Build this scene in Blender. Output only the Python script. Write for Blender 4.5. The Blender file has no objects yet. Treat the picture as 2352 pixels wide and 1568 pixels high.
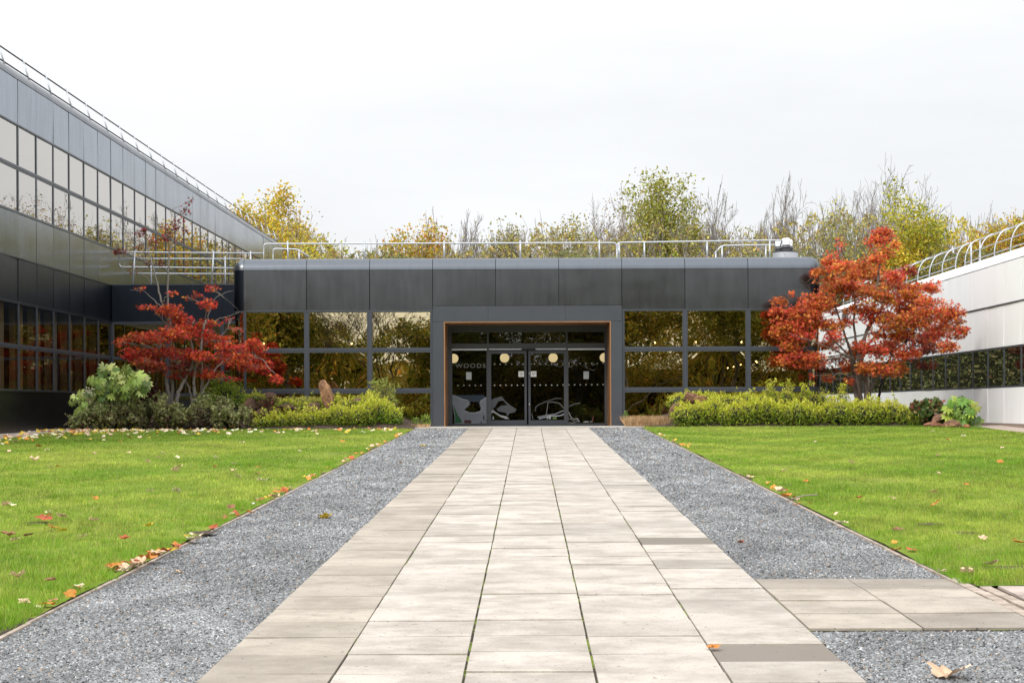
import bpy, math, random
import numpy as np
from mathutils import Vector

# ---------------------------------------------------------------- camera, sky, sun
F = 4150.0            # focal length in photo pixels (2352 wide)
VX, VY = 1214.4, 935.0
H = 1.74              # eye height
ROLL = 0.004
SLOPE = 0.01928       # the ground climbs gently to the entrance
sc = bpy.context.scene
COL = sc.collection
cam = bpy.data.cameras.new('camera'); camo = bpy.data.objects.new('camera', cam); COL.objects.link(camo)
cam.sensor_width = 36.0; cam.sensor_fit = 'HORIZONTAL'
cam.lens = F * 36.0 / 2352.0
cam.shift_x = (1176 - VX) / 2352.0
cam.shift_y = (VY - 784) / 2352.0
cam.clip_start = 0.1; cam.clip_end = 3000
camo.location = (0, 0, H)
camo.rotation_euler = (math.radians(90), ROLL, 0)
sc.camera = camo
sc.view_settings.view_transform = 'Standard'
sc.view_settings.look = 'None'
sc.view_settings.exposure = 0.22
sc.view_settings.gamma = 1.0
try:
    sc.cycles.max_bounces = 8; sc.cycles.transparent_max_bounces = 12
    sc.cycles.sample_clamp_indirect = 6.0
except Exception:
    pass

SUN_EL, SUN_AZ = math.radians(36), math.radians(215)   # azimuth clockwise from +Y: behind and left of the camera
sun_dir = Vector((math.sin(SUN_AZ) * math.cos(SUN_EL), math.cos(SUN_AZ) * math.cos(SUN_EL), math.sin(SUN_EL)))
w = bpy.data.worlds.new('World'); sc.world = w; w.use_nodes = True
nt = w.node_tree; nt.nodes.clear()
def N(t, kind, **kw):
    n = t.nodes.new(kind)
    for k, v in kw.items():
        if k.startswith('i_'):
            key = k[2:]
            key = int(key) if key.isdigit() else key.replace('_', ' ')
            n.inputs[key].default_value = v
        else:
            setattr(n, k, v)
    return n
def L(t, a, b): t.links.new(a, b)
def MATH(t, op, a, b=None, clamp=False):
    n = t.nodes.new('ShaderNodeMath'); n.operation = op; n.use_clamp = clamp
    for i, v in enumerate((a, b)):
        if v is None: continue
        if isinstance(v, (int, float)): n.inputs[i].default_value = v
        else: t.links.new(v, n.inputs[i])
    return n.outputs[0]
def MIX(t, fac, a, b, blend='MIX'):
    n = t.nodes.new('ShaderNodeMix'); n.data_type = 'RGBA'; n.blend_type = blend
    for k, v in ((0, fac), (6, a), (7, b)):
        if isinstance(v, (int, float)): n.inputs[k].default_value = v
        elif isinstance(v, tuple): n.inputs[k].default_value = v if len(v) == 4 else (*v, 1)
        else: t.links.new(v, n.inputs[k])
    return n.outputs[2]
def RAMP(t, fac, stops):
    n = t.nodes.new('ShaderNodeValToRGB'); e = n.color_ramp.elements
    while len(e) < len(stops): e.new(0.5)
    for i, (p, c) in enumerate(stops):
        e[i].position = p; e[i].color = c if len(c) == 4 else (*c, 1)
    t.links.new(fac, n.inputs[0]); return n.outputs[0]

sky = N(nt, 'ShaderNodeTexSky', sky_type='NISHITA', sun_disc=False)
sky.sun_elevation = SUN_EL; sky.sun_rotation = SUN_AZ
tc = N(nt, 'ShaderNodeTexCoord')
sep = N(nt, 'ShaderNodeSeparateXYZ'); L(nt, tc.outputs['Generated'], sep.inputs[0])
zc = MATH(nt, 'MAXIMUM', sep.outputs[2], 0.0)
zen = MATH(nt, 'MULTIPLY', MATH(nt, 'POWER', MATH(nt, 'MAXIMUM', MATH(nt, 'SUBTRACT', zc, 0.16), 0.0), 0.8), 11.0)
dot = N(nt, 'ShaderNodeVectorMath', operation='DOT_PRODUCT'); L(nt, tc.outputs['Generated'], dot.inputs[0]); dot.inputs[1].default_value = sun_dir
glow = MATH(nt, 'MULTIPLY', MATH(nt, 'POWER', MATH(nt, 'MAXIMUM', MATH(nt, 'ADD', MATH(nt, 'MULTIPLY', dot.outputs['Value'], 0.6), 0.4), 0.0), 1.5), 8.0)
base = MATH(nt, 'ADD', MATH(nt, 'ADD', zen, glow), 8.15)
mp = N(nt, 'ShaderNodeMapping'); mp.inputs['Scale'].default_value = (1.5, 1.5, 6.0); L(nt, tc.outputs['Generated'], mp.inputs[0])
nz = N(nt, 'ShaderNodeTexNoise'); nz.inputs['Scale'].default_value = 2.2; nz.inputs['Detail'].default_value = 6; nz.inputs['Roughness'].default_value = 0.55
L(nt, mp.outputs[0], nz.inputs['Vector'])
cl = MATH(nt, 'ADD', MATH(nt, 'MULTIPLY', nz.outputs[0], 0.30), 0.85)
lum = MATH(nt, 'MULTIPLY', base, cl)
cloud = N(nt, 'ShaderNodeVectorMath', operation='SCALE'); cloud.inputs[0].default_value = (0.985, 0.995, 1.015); L(nt, lum, cloud.inputs['Scale'])
mixs = MIX(nt, 0.94, sky.outputs[0], cloud.outputs[0])
bg = N(nt, 'ShaderNodeBackground'); bg.inputs['Strength'].default_value = 0.1; L(nt, mixs, bg.inputs[0])
wo = N(nt, 'ShaderNodeOutputWorld'); L(nt, bg.outputs[0], wo.inputs[0])

sl = bpy.data.lights.new('sun', 'SUN'); so = bpy.data.objects.new('sun', sl); COL.objects.link(so)
sl.energy = 1.5; sl.angle = math.radians(11); sl.color = (1.0, 0.93, 0.82)
so.rotation_euler = (-sun_dir).to_track_quat('-Z', 'Y').to_euler()
so.location = (-20, -20, 40)

# ---------------------------------------------------------------- helpers
RNG = np.random.default_rng(7)
def gz(y): return SLOPE * np.clip(y, -60, 57.5)
def W(x, y, d):
    """photo pixel (of 2352x1568) at distance d -> world point"""
    xu = x - ROLL * (y - VY); yu = y + ROLL * (x - VX)
    return np.array(((xu - VX) * d / F, d, H - (yu - VY) * d / F))
def GP(x, y):
    """photo pixel on the sloping ground -> world point"""
    yu = y + ROLL * (x - VX); d = F * H / (yu - 855.0)
    return np.array(((x - VX) * d / F, d, SLOPE * d))

class Geo:
    def __init__(s): s.V = []; s.T = []; s.Q = []; s.C = []; s.n = 0; s.TM = []; s.QM = []
    def add(s, v, tris=None, quads=None, col=None, mi=0):
        v = np.asarray(v, np.float32).reshape(-1, 3); k = len(v)
        if tris is not None and len(tris): t = np.asarray(tris, np.int64).reshape(-1, 3); s.T.append(t + s.n); s.TM.append(np.full(len(t), mi))
        if quads is not None and len(quads): q = np.asarray(quads, np.int64).reshape(-1, 4); s.Q.append(q + s.n); s.QM.append(np.full(len(q), mi))
        if col is None: col = (1, 1, 1)
        c = np.asarray(col, np.float32)
        if c.ndim == 1: c = np.broadcast_to(c, (k, 3))
        s.V.append(v); s.C.append(c); s.n += k
    def box(s, x0, x1, y0, y1, z0, z1, col=None, mi=0):
        v = [(x0,y0,z0),(x1,y0,z0),(x1,y1,z0),(x0,y1,z0),(x0,y0,z1),(x1,y0,z1),(x1,y1,z1),(x0,y1,z1)]
        s.add(v, quads=[(0,3,2,1),(4,5,6,7),(0,1,5,4),(1,2,6,5),(2,3,7,6),(3,0,4,7)], col=col, mi=mi)
    def tube(s, pts, rad, sides=5, col=None, cap=True):
        p = np.asarray(pts, float); n = len(p)
        r = np.broadcast_to(np.asarray(rad, float), (n,))
        t = np.gradient(p, axis=0); t /= np.linalg.norm(t, axis=1)[:, None] + 1e-9
        a = np.array((0, 0, 1.0)) if abs(t[:, 2]).mean() < 0.8 else np.array((1.0, 0, 0))
        u = np.cross(t, a); u /= np.linalg.norm(u, axis=1)[:, None] + 1e-9
        v = np.cross(t, u)
        an = np.arange(sides) * 2 * math.pi / sides
        ring = p[:, None, :] + r[:, None, None] * (np.cos(an)[None, :, None] * u[:, None, :] + np.sin(an)[None, :, None] * v[:, None, :])
        i = np.arange(n - 1)[:, None] * sides; j = np.arange(sides)[None, :]; j2 = (j + 1) % sides
        q = np.stack((i + j, i + j2, i + sides + j2, i + sides + j), -1).reshape(-1, 4)
        vv = ring.reshape(-1, 3); tr = []
        if cap:
            tr += [(0, k + 1, k) for k in range(1, sides - 1)]
            o = (n - 1) * sides; tr += [(o, o + k, o + k + 1) for k in range(1, sides - 1)]
        s.add(vv, tris=tr, quads=q, col=col)
    def leaves(s, c, size, tmpl, col, up=0.5, spread=1.0, face=(0, 0, 0), rng=RNG, dirs=None):
        """instances of a small flat template (verts, tris) at centres c"""
        c = np.asarray(c, float).reshape(-1, 3); n = len(c)
        if n == 0: return
        tv, tt = tmpl; tv = np.asarray(tv, float); tt = np.asarray(tt, int); k = len(tv)
        nm = rng.normal(size=(n, 3)) * spread + np.array((0, 0, up)) + np.array(face)
        nm /= np.linalg.norm(nm, axis=1)[:, None] + 1e-9
        a = rng.normal(size=(n, 3)) if dirs is None else np.asarray(dirs, float) + 0.25 * rng.normal(size=(n, 3))
        if dirs is not None:
            u = a / (np.linalg.norm(a, axis=1)[:, None] + 1e-9); v = np.cross(nm, u); v /= np.linalg.norm(v, axis=1)[:, None] + 1e-9; nm = np.cross(u, v)
        else:
            u = np.cross(nm, a); u /= np.linalg.norm(u, axis=1)[:, None] + 1e-9; v = np.cross(nm, u)
        sz = np.broadcast_to(np.asarray(size, float), (n,))[:, None, None]
        vv = c[:, None, :] + sz * (tv[None, :, 0:1] * u[:, None, :] + tv[None, :, 1:2] * v[:, None, :] + tv[None, :, 2:3] * nm[:, None, :])
        t = (np.arange(n)[:, None, None] * k + tt[None]).reshape(-1, 3)
        cc = np.asarray(col, float)
        if cc.ndim == 1: cc = np.broadcast_to(cc, (n, 3))
        s.add(vv.reshape(-1, 3), tris=t, col=np.repeat(cc, k, axis=0))
    def mesh(s, name, mats, smooth=False):
        V = np.concatenate(s.V).astype(np.float32) if s.V else np.zeros((0, 3), np.float32)
        T = np.concatenate(s.T) if s.T else np.zeros((0, 3), int); Q = np.concatenate(s.Q) if s.Q else np.zeros((0, 4), int)
        me = bpy.data.meshes.new(name)
        me.vertices.add(len(V)); me.vertices.foreach_set('co', V.ravel())
        loops = np.concatenate((T.ravel(), Q.ravel())).astype(np.int32)
        me.loops.add(len(loops)); me.loops.foreach_set('vertex_index', loops)
        st = np.concatenate((np.arange(len(T)) * 3, len(T) * 3 + np.arange(len(Q)) * 4)).astype(np.int32)
        me.polygons.add(len(st)); me.polygons.foreach_set('loop_start', st)
        mi = np.concatenate(s.TM + s.QM).astype(np.int32) if (s.TM or s.QM) else np.zeros(0, np.int32)
        for m in (mats if isinstance(mats, (list, tuple)) else [mats]): me.materials.append(m)
        me.polygons.foreach_set('material_index', mi)
        me.polygons.foreach_set('use_smooth', np.full(len(st), bool(smooth)))
        a = me.attributes.new('col', 'FLOAT_COLOR', 'POINT')
        C = np.concatenate(s.C) if s.C else np.zeros((0, 3)); a.data.foreach_set('color', np.concatenate((C, np.ones((len(C), 1))), 1).astype(np.float32).ravel())
        me.update(calc_edges=True); me.validate()
        return me
    def build(s, name, mats, parent=None, smooth=False):
        o = bpy.data.objects.new(name, s.mesh(name, mats, smooth)); COL.objects.link(o)
        if parent is not None: o.parent = parent
        return o

def tag(o, label, cat, group=None):
    o['label'] = label; o['category'] = cat
    if group: o['group'] = group
    return o
def kind(o, k): o['kind'] = k; return o
def thing(name, label, cat, group=None):
    o = bpy.data.objects.new(name, None); COL.objects.link(o); o.empty_display_size = 0.2
    return tag(o, label, cat, group)

# ---------------------------------------------------------------- materials
def new_mat(name):
    m = bpy.data.materials.new(name); m.use_nodes = True; t = m.node_tree; t.nodes.clear()
    return m, t
def finish(t, sh): o = N(t, 'ShaderNodeOutputMaterial'); L(t, sh, o.inputs[0])
def noise(t, scale, detail=4, rough=0.55, coord='Object', sc3=None):
    c = N(t, 'ShaderNodeTexCoord'); src = c.outputs[coord]
    if sc3:
        m = N(t, 'ShaderNodeMapping'); m.inputs['Scale'].default_value = sc3; L(t, src, m.inputs[0]); src = m.outputs[0]
    n = N(t, 'ShaderNodeTexNoise'); n.inputs['Scale'].default_value = scale; n.inputs['Detail'].default_value = detail; n.inputs['Roughness'].default_value = rough
    L(t, src, n.inputs['Vector']); return n.outputs[0]
def bump(t, h, strength=0.5, dist=0.01, normal=None):
    b = N(t, 'ShaderNodeBump'); b.inputs['Strength'].default_value = strength; b.inputs['Distance'].default_value = dist
    L(t, h, b.inputs['Height'])
    if normal is not None: L(t, normal, b.inputs['Normal'])
    return b.outputs[0]
def attr(t): a = N(t, 'ShaderNodeAttribute'); a.attribute_name = 'col'; return a.outputs['Color']
def princ(t, col, rough=0.5, metal=0.0, nrm=None, spec=0.5):
    p = N(t, 'ShaderNodeBsdfPrincipled')
    for k, v in (('Base Color', col), ('Roughness', rough), ('Metallic', metal)):
        if isinstance(v, (int, float)): p.inputs[k].default_value = v
        elif isinstance(v, tuple): p.inputs[k].default_value = (*v, 1)
        else: L(t, v, p.inputs[k])
    p.inputs['Specular IOR Level'].default_value = spec
    if nrm is not None: L(t, nrm, p.inputs['Normal'])
    return p.outputs[0]
def simple(name, col, rough=0.5, metal=0.0, var=0.15, vs=6.0, bs=0.0, spec=0.5):
    m, t = new_mat(name)
    c = MIX(t, noise(t, vs), tuple(x * (1 - var) for x in col), tuple(min(1, x * (1 + var)) for x in col))
    nr = bump(t, noise(t, vs * 8), 0.4, bs) if bs else None
    finish(t, princ(t, c, rough, metal, nr, spec)); return m
def leafmat(name, trans=0.3, rough=0.5):
    m, t = new_mat(name); c = attr(t)
    p = princ(t, c, rough, 0, None, 0.35)
    tr = N(t, 'ShaderNodeBsdfTranslucent'); L(t, c, tr.inputs[0])
    mx = N(t, 'ShaderNodeMixShader'); mx.inputs[0].default_value = trans; L(t, p, mx.inputs[1]); L(t, tr.outputs[0], mx.inputs[2])
    finish(t, mx.outputs[0]); return m
def metal_panel(name, col, rough, wav=0.0016, streak=0.25):
    m, t = new_mat(name)
    st = noise(t, 3.0, 5, 0.6, 'Object', (2.5, 2.5, 0.25)); pt = noise(t, 0.9, 3)
    c = MIX(t, MATH(t, 'MULTIPLY', st, 1.0), tuple(x * (1 - streak) for x in col), tuple(x * (1 + streak) for x in col))
    c = MIX(t, 0.25, c, attr(t), 'MULTIPLY')
    r = MATH(t, 'ADD', MATH(t, 'MULTIPLY', pt, 0.18), rough - 0.09)
    nr = bump(t, noise(t, 1.1, 1, 0.4), 1.0, wav)
    finish(t, princ(t, c, r, 1.0, nr)); return m
def glass(name, tint, refl, trans, fac, wav=0.003, scale=1.0, fres=0.35):
    m, t = new_mat(name)
    nr = bump(t, noise(t, scale, 2, 0.5, 'Object', (1.0, 1.0, 0.75)), 1.0, wav)
    g = N(t, 'ShaderNodeBsdfGlossy'); g.inputs['Roughness'].default_value = 0.004; L(t, nr, g.inputs['Normal'])
    lw = N(t, 'ShaderNodeLayerWeight'); lw.inputs[0].default_value = 0.5
    L(t, MIX(t, MATH(t, 'MULTIPLY', lw.outputs['Facing'], 0.85), refl, (0.93, 0.915, 0.89)), g.inputs[0])
    tr = N(t, 'ShaderNodeBsdfTransparent'); tr.inputs[0].default_value = (*trans, 1)
    f = MATH(t, 'ADD', MATH(t, 'MULTIPLY', lw.outputs['Facing'], fres), fac, True)
    mx = N(t, 'ShaderNodeMixShader'); L(t, f, mx.inputs[0]); L(t, tr.outputs[0], mx.inputs[1]); L(t, g.outputs[0], mx.inputs[2])
    finish(t, mx.outputs[0]); return m
def emit(name, col, s):
    m, t = new_mat(name); e = N(t, 'ShaderNodeEmission'); e.inputs[0].default_value = (*col, 1); e.inputs[1].default_value = s
    finish(t, e.outputs[0]); return m
def coloured(name, rough=0.6, metal=0.0, var=0.2, vs=8.0, bs=0.004):
    m, t = new_mat(name)
    c = MIX(t, noise(t, vs, 5), MIX(t, var, attr(t), (0, 0, 0)), attr(t))
    finish(t, princ(t, c, rough, metal, bump(t, noise(t, vs * 5, 5), 0.5, bs) if bs else None)); return m

M = {}
M['panel'] = metal_panel('dark_metal_cladding', (0.108, 0.112, 0.119), 0.22, 0.0050, 0.3)
M['coping'] = metal_panel('metal_coping', (0.122, 0.134, 0.150), 0.33, 0.0006, 0.12)
M['wing_panel'] = metal_panel('wing_metal_cladding', (0.255, 0.29, 0.335), 0.20, 0.0020, 0.35)
M['navy'] = metal_panel('navy_cladding', (0.030, 0.036, 0.048), 0.34, 0.001, 0.2)
M['portal'] = simple('grey_portal_paint', (0.044, 0.049, 0.060), 0.36, 0.0, 0.16, 1.5)
M['frame'] = simple('dark_window_frame', (0.045, 0.051, 0.066), 0.35, 0.0, 0.15, 3)
M['frame_dark'] = simple('door_frame_dark', (0.045, 0.047, 0.052), 0.4, 0.0, 0.1, 3)
M['black'] = simple('dark_backing', (0.012, 0.012, 0.013), 0.7)
M['interior'] = simple('dark_interior', (0.025, 0.022, 0.02), 0.8)
M['glass'] = glass('bronze_glass', None, (0.80, 0.68, 0.42), (0.10, 0.085, 0.06), 0.56, 0.0014, 0.85, 0.25)
M['wing_glass'] = glass('wing_bronze_glass', None, (0.70, 0.64, 0.55), (0.30, 0.26, 0.20), 0.32, 0.0013, 0.8, 0.62)
M['door_glass'] = glass('door_glass', None, (0.75, 0.74, 0.72), (0.45, 0.44, 0.42), 0.09, 0.0022, 1.3, 0.15)
M['clear_glass'] = glass('ground_floor_glass', None, (0.60, 0.54, 0.44), (0.42, 0.37, 0.29), 0.12, 0.0013, 0.8, 0.38)
M['wood'] = None
m, t = new_mat('timber_lining')
gr = noise(t, 4, 5, 0.6, 'Object', (8, 8, 0.5))
finish(t, princ(t, RAMP(t, gr, [(0.25, (0.17, 0.075, 0.030)), (0.55, (0.28, 0.135, 0.055)), (0.8, (0.37, 0.19, 0.08))]), 0.45, 0, bump(t, gr, 0.3, 0.004))); M['wood'] = m
m, t = new_mat('white_panel')
st = noise(t, 2.0, 5, 0.65, 'Object', (1.5, 1.5, 0.2)); big = noise(t, 0.4, 3)
c = MIX(t, RAMP(t, st, [(0.45, (0, 0, 0)), (0.85, (1, 1, 1))]), (0.88, 0.885, 0.90), (0.80, 0.805, 0.82))
c = MIX(t, MATH(t, 'MULTIPLY', big, 0.18), c, (0.66, 0.67, 0.68))
finish(t, princ(t, c, 0.35, 0.0, bump(t, noise(t, 1.0, 1), 1.0, 0.0004), 0.3)); M['white'] = m
M['galv'] = simple('galvanised_steel', (0.47, 0.49, 0.52), 0.38, 0.55, 0.12, 5)
M['rail_black'] = simple('dark_rail', (0.05, 0.052, 0.058), 0.5, 0.3)
M['roof'] = simple('roof_felt', (0.18, 0.18, 0.18), 0.9, 0, 0.2, 2, 0.004)
M['concrete'] = simple('pale_concrete', (0.45, 0.42, 0.38), 0.85, 0, 0.18, 1.5, 0.003)
M['pier'] = simple('brown_pier', (0.26, 0.20, 0.16), 0.85, 0, 0.25, 5, 0.004)
M['paper'] = simple('white_paper', (0.75, 0.75, 0.74), 0.7, 0, 0.03)
M['paper_grey'] = simple('grey_paper', (0.42, 0.46, 0.46), 0.7, 0, 0.05)
M['ink'] = simple('black_ink', (0.02, 0.02, 0.02), 0.7)
M['dots'] = simple('frosted_dots', (0.34, 0.34, 0.33), 0.7, 0, 0.05)
M['letters'] = simple('grey_letters', (0.155, 0.155, 0.14), 0.6, 0, 0.05)
M['decal'] = coloured('painted_decal', 0.7, 0, 0.35, 5.0, 0)
M['globe'] = emit('lamp_globe', (1.0, 0.80, 0.43), 1.35)
M['bulb'] = emit('lamp_bulb', (1.0, 0.72, 0.38), 60.0)
M['column'] = simple('pale_column', (0.68, 0.60, 0.46), 0.8)
M['bark_grey'] = coloured('grey_bark', 0.85, 0, 0.35, 5.0, 0.01)
M['leaf'] = leafmat('tree_leaf', 0.32)
M['shrub_leaf'] = leafmat('shrub_leaf', 0.25, 0.42)
M['grassblade'] = leafmat('grass_blade', 0.35, 0.5)
M['dry_leaf'] = leafmat('dry_leaf', 0.12, 0.7)
M['rock'] = None
m, t = new_mat('brown_rock')
n1 = noise(t, 3.5, 8, 0.62); n2 = noise(t, 14, 6, 0.6)
c = RAMP(t, n1, [(0.3, (0.055, 0.032, 0.022)), (0.5, (0.14, 0.082, 0.052)), (0.7, (0.26, 0.17, 0.10))])
c = MIX(t, 0.85, c, MIX(t, 0.0, attr(t), attr(t)), 'MULTIPLY')
finish(t, princ(t, c, 0.85, 0, bump(t, MATH(t, 'ADD', n1, MATH(t, 'MULTIPLY', n2, 0.4)), 1.0, 0.06))); M['rock'] = m
# ground
m, t = new_mat('lawn_turf')
a = noise(t, 0.5, 5); b = noise(t, 9, 6, 0.7); c3 = noise(t, 60, 3, 0.7)
c = RAMP(t, a, [(0.3, (0.13, 0.235, 0.020)), (0.5, (0.235, 0.335, 0.036)), (0.66, (0.36, 0.39, 0.085))])
c = MIX(t, MATH(t, 'MULTIPLY', c3, 0.75), c, (0.045, 0.085, 0.010))
c = MIX(t, RAMP(t, b, [(0.60, (0, 0, 0)), (0.78, (0.55, 0.55, 0.55))]), c, (0.24, 0.21, 0.075))
finish(t, princ(t, c, 0.95, 0, bump(t, MATH(t, 'ADD', b, c3), 0.8, 0.03), 0.1)); M['lawn'] = m
m, t = new_mat('grey_gravel')
vc = N(t, 'ShaderNodeTexCoord'); v = N(t, 'ShaderNodeTexVoronoi'); v.inputs['Scale'].default_value = 38; L(t, vc.outputs['Object'], v.inputs['Vector'])
sepc = N(t, 'ShaderNodeSeparateColor'); L(t, v.outputs['Color'], sepc.inputs[0])
c = RAMP(t, sepc.outputs[0], [(0.0, (0.09, 0.097, 0.102)), (0.45, (0.195, 0.205, 0.212)), (0.8, (0.31, 0.325, 0.33)), (1.0, (0.50, 0.51, 0.51))])
c = MIX(t, RAMP(t, v.outputs['Distance'], [(0.35, (0, 0, 0)), (0.8, (1, 1, 1))]), c, (0.03, 0.033, 0.036))
c = MIX(t, RAMP(t, noise(t, 0.8, 4), [(0.45, (0, 0, 0)), (0.7, (0.45, 0.45, 0.45))]), c, (0.085, 0.09, 0.092))
finish(t, princ(t, c, 0.85, 0, bump(t, v.outputs['Distance'], 1.0, -0.02), 0.25)); M['gravel'] = m
M['stone'] = coloured('gravel_stone', 0.75, 0, 0.25, 30, 0)
m, t = new_mat('paving_slab')
a = noise(t, 2.0, 7, 0.62); b = RAMP(t, noise(t, 60, 3, 0.7), [(0.36, (0, 0, 0)), (0.66, (1, 1, 1))]); s2 = noise(t, 1.7, 7, 0.68, 'Object', (1.1, 1.35, 1))
c = MIX(t, RAMP(t, a, [(0.42, (0, 0, 0)), (0.62, (1, 1, 1))]), attr(t), MIX(t, 0.42, attr(t), (0.17, 0.145, 0.115)))
c = MIX(t, RAMP(t, s2, [(0.48, (0, 0, 0)), (0.66, (0.8, 0.8, 0.8))]), c, MIX(t, 0.6, attr(t), (0.16, 0.135, 0.11)))
c = MIX(t, MATH(t, 'MULTIPLY', b, 0.30), c, (0.20, 0.17, 0.14))
grn = noise(t, 1.1, 6, 0.7)
c = MIX(t, RAMP(t, grn, [(0.58, (0, 0, 0)), (0.78, (0.30, 0.30, 0.30))]), c, (0.20, 0.20, 0.12))
sp = noise(t, 22, 2, 0.5)
c = MIX(t, RAMP(t, sp, [(0.69, (0, 0, 0)), (0.74, (0.8, 0.8, 0.8))]), c, (0.05, 0.045, 0.04))
finish(t, princ(t, c, 0.8, 0, bump(t, MATH(t, 'ADD', a, b), 0.35, 0.004), 0.3)); M['slab'] = m
m, t = new_mat('slab_joint')
c = MIX(t, RAMP(t, noise(t, 3.0, 5, 0.7), [(0.49, (0, 0, 0)), (0.57, (1, 1, 1))]), (0.05, 0.038, 0.026), (0.20, 0.27, 0.02))
finish(t, princ(t, c, 0.95)); M['joint'] = m
m, t = new_mat('edging')
c = RAMP(t, noise(t, 6, 5), [(0.3, (0.22, 0.17, 0.13)), (0.6, (0.40, 0.33, 0.27)), (0.8, (0.50, 0.43, 0.36))])
finish(t, princ(t, c, 0.85, 0, bump(t, noise(t, 40), 0.4, 0.004))); M['edging'] = m
m, t = new_mat('soil')
n1 = noise(t, 14, 7, 0.7)
finish(t, princ(t, RAMP(t, n1, [(0.3, (0.03, 0.02, 0.013)), (0.6, (0.085, 0.055, 0.035)), (0.8, (0.20, 0.13, 0.085))]), 0.95, 0, bump(t, n1, 1.0, 0.05))); M['soil'] = m
m, t = new_mat('ground_earth')
finish(t, princ(t, RAMP(t, noise(t, 0.6, 6), [(0.3, (0.06, 0.075, 0.03)), (0.7, (0.11, 0.11, 0.05))]), 0.95)); M['ground'] = m
m, t = new_mat('brick_paving')
bt = N(t, 'ShaderNodeTexBrick'); tcb = N(t, 'ShaderNodeTexCoord'); L(t, tcb.outputs['Object'], bt.inputs['Vector'])
bt.inputs['Scale'].default_value = 4.0; bt.inputs['Color1'].default_value = (0.40, 0.31, 0.25, 1); bt.inputs['Color2'].default_value = (0.48, 0.39, 0.33, 1); bt.inputs['Mortar'].default_value = (0.16, 0.12, 0.09, 1); bt.inputs['Mortar Size'].default_value = 0.012
finish(t, princ(t, MIX(t, MATH(t, 'MULTIPLY', noise(t, 5, 5), 0.4), bt.outputs[0], (0.30, 0.25, 0.2)), 0.9)); M['brickpave'] = m

# ---------------------------------------------------------------- ground, lawn, gravel, path
def sheet(name, xs, ys, dz, mat, k='structure', bumpy=0.0):
    g = Geo(); X, Y = np.meshgrid(xs, ys); Z = gz(Y) + dz
    if bumpy: Z = Z + bumpy * (np.sin(X * 1.7 + Y * 0.4) + np.sin(Y * 1.3 - X * 0.6) + 0.6 * np.sin(X * 3.1 + Y * 2.3))
    nx, ny = len(xs), len(ys)
    i = np.arange(ny - 1)[:, None] * nx + np.arange(nx - 1)[None]
    g.add(np.stack((X, Y, Z), -1).reshape(-1, 3), quads=np.stack((i, i + 1, i + nx + 1, i + nx), -1).reshape(-1, 4))
    return kind(g.build(name, mat, None, bumpy > 0), k)
sheet('ground', [-1500, -100, -20, 0, 20, 100, 1500], [-1500, -60, 0, 57.5, 100, 300, 1500], -0.05, M['ground'])
GE = 3.48      # half width to the outer edge of the gravel
PW = 1.875     # half width of the path
sheet('lawn', np.linspace(-14.1, -GE - 0.035, 40), np.linspace(4, 55.7, 160), 0.02, M['lawn'], bumpy=0.006)
sheet('lawn', np.linspace(GE + 0.035, 13.65, 40), np.linspace(14.50, 56.4, 140), 0.02, M['lawn'], bumpy=0.006)
sheet('gravel', [-GE, -PW], [2, 20, 40, 56.3], -0.012, M['gravel'])
sheet('gravel', [PW, GE], [15.08, 30, 56.3], -0.012, M['gravel'])
sheet('gravel', [PW, 7.0], [2, 7, 12.14], -0.012, M['gravel'])
sheet('pavement', [-15.3, -14.1], [20, 40, 57.5], 0.0, M['brickpave'])
sheet('pavement', [13.65, 15.1], [20, 40, 57.5], 0.0, M['brickpave'])
for e in (-1, 1):
    a_, b_ = sorted((e * (GE + .034), e * (GE + .12))); sheet('soil_strip', [a_, b_], [3 if e < 0 else 14.52, 20, 40, 55.6], 0.014, M['soil'])
# timber edging
g = Geo()
def strip(g, x0, x1, y0, y1, top, seg=0.9, jit=0.012):
    y = y0
    while y < y1:
        e = min(y + seg * RNG.uniform(0.8, 1.3), y1); j = RNG.uniform(-jit, jit)
        z0, z1 = gz(y), gz(e)
        v = [(x0+j,y,z0-.05),(x1+j,y,z0-.05),(x1+j,e,z1-.05),(x0+j,e,z1-.05),(x0+j,y,z0+top),(x1+j,y,z0+top),(x1+j,e,z1+top),(x0+j,e,z1+top)]
        g.add(v, quads=[(4,5,6,7),(0,1,5,4),(1,2,6,5),(2,3,7,6),(3,0,4,7)]); y = e + 0.006
strip(g, -GE - 0.038, -GE, 3, 55.4, 0.012)
kind(g.build('path_edging', M['edging']), 'structure')
g = Geo(); strip(g, GE, GE + 0.038, 15.1, 55.4, 0.010); strip(g, GE + 0.0, GE + 0.09, 12.0, 15.07, 0.016, 0.45, 0.006); strip(g, GE + 0.13, GE + 0.22, 12.0, 14.5, 0.012, 0.45, 0.006)
kind(g.build('path_edging', M['edging']), 'structure')
# paving slabs, one sheet of joints with every slab laid on it
sheet('path_joints', [-PW, PW], [2, 20, 40, 56.3], -0.004, M['joint'])
g = Geo()
def slab(g, x0, x1, y0, y1, col, gap=0.009):
    x0 += RNG.uniform(.005, .010); x1 -= RNG.uniform(.005, .010); y0 += gap * RNG.uniform(.55, 1.25); y1 -= gap * RNG.uniform(.55, 1.25)
    t0, t1, t2, t3 = RNG.normal(0, 0.0016, 4) + 0.012 + RNG.normal(0, .0025)
    v = [(x0,y0,gz(y0)-.02),(x1,y0,gz(y0)-.02),(x1,y1,gz(y1)-.02),(x0,y1,gz(y1)-.02),(x0,y0,gz(y0)+t0),(x1,y0,gz(y0)+t1),(x1,y1,gz(y1)+t2),(x0,y1,gz(y1)+t3)]
    g.add(v, quads=[(4,5,6,7),(0,1,5,4),(1,2,6,5),(2,3,7,6),(3,0,4,7)], col=col)
PALE = np.array((0.505, 0.460, 0.403))
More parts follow.
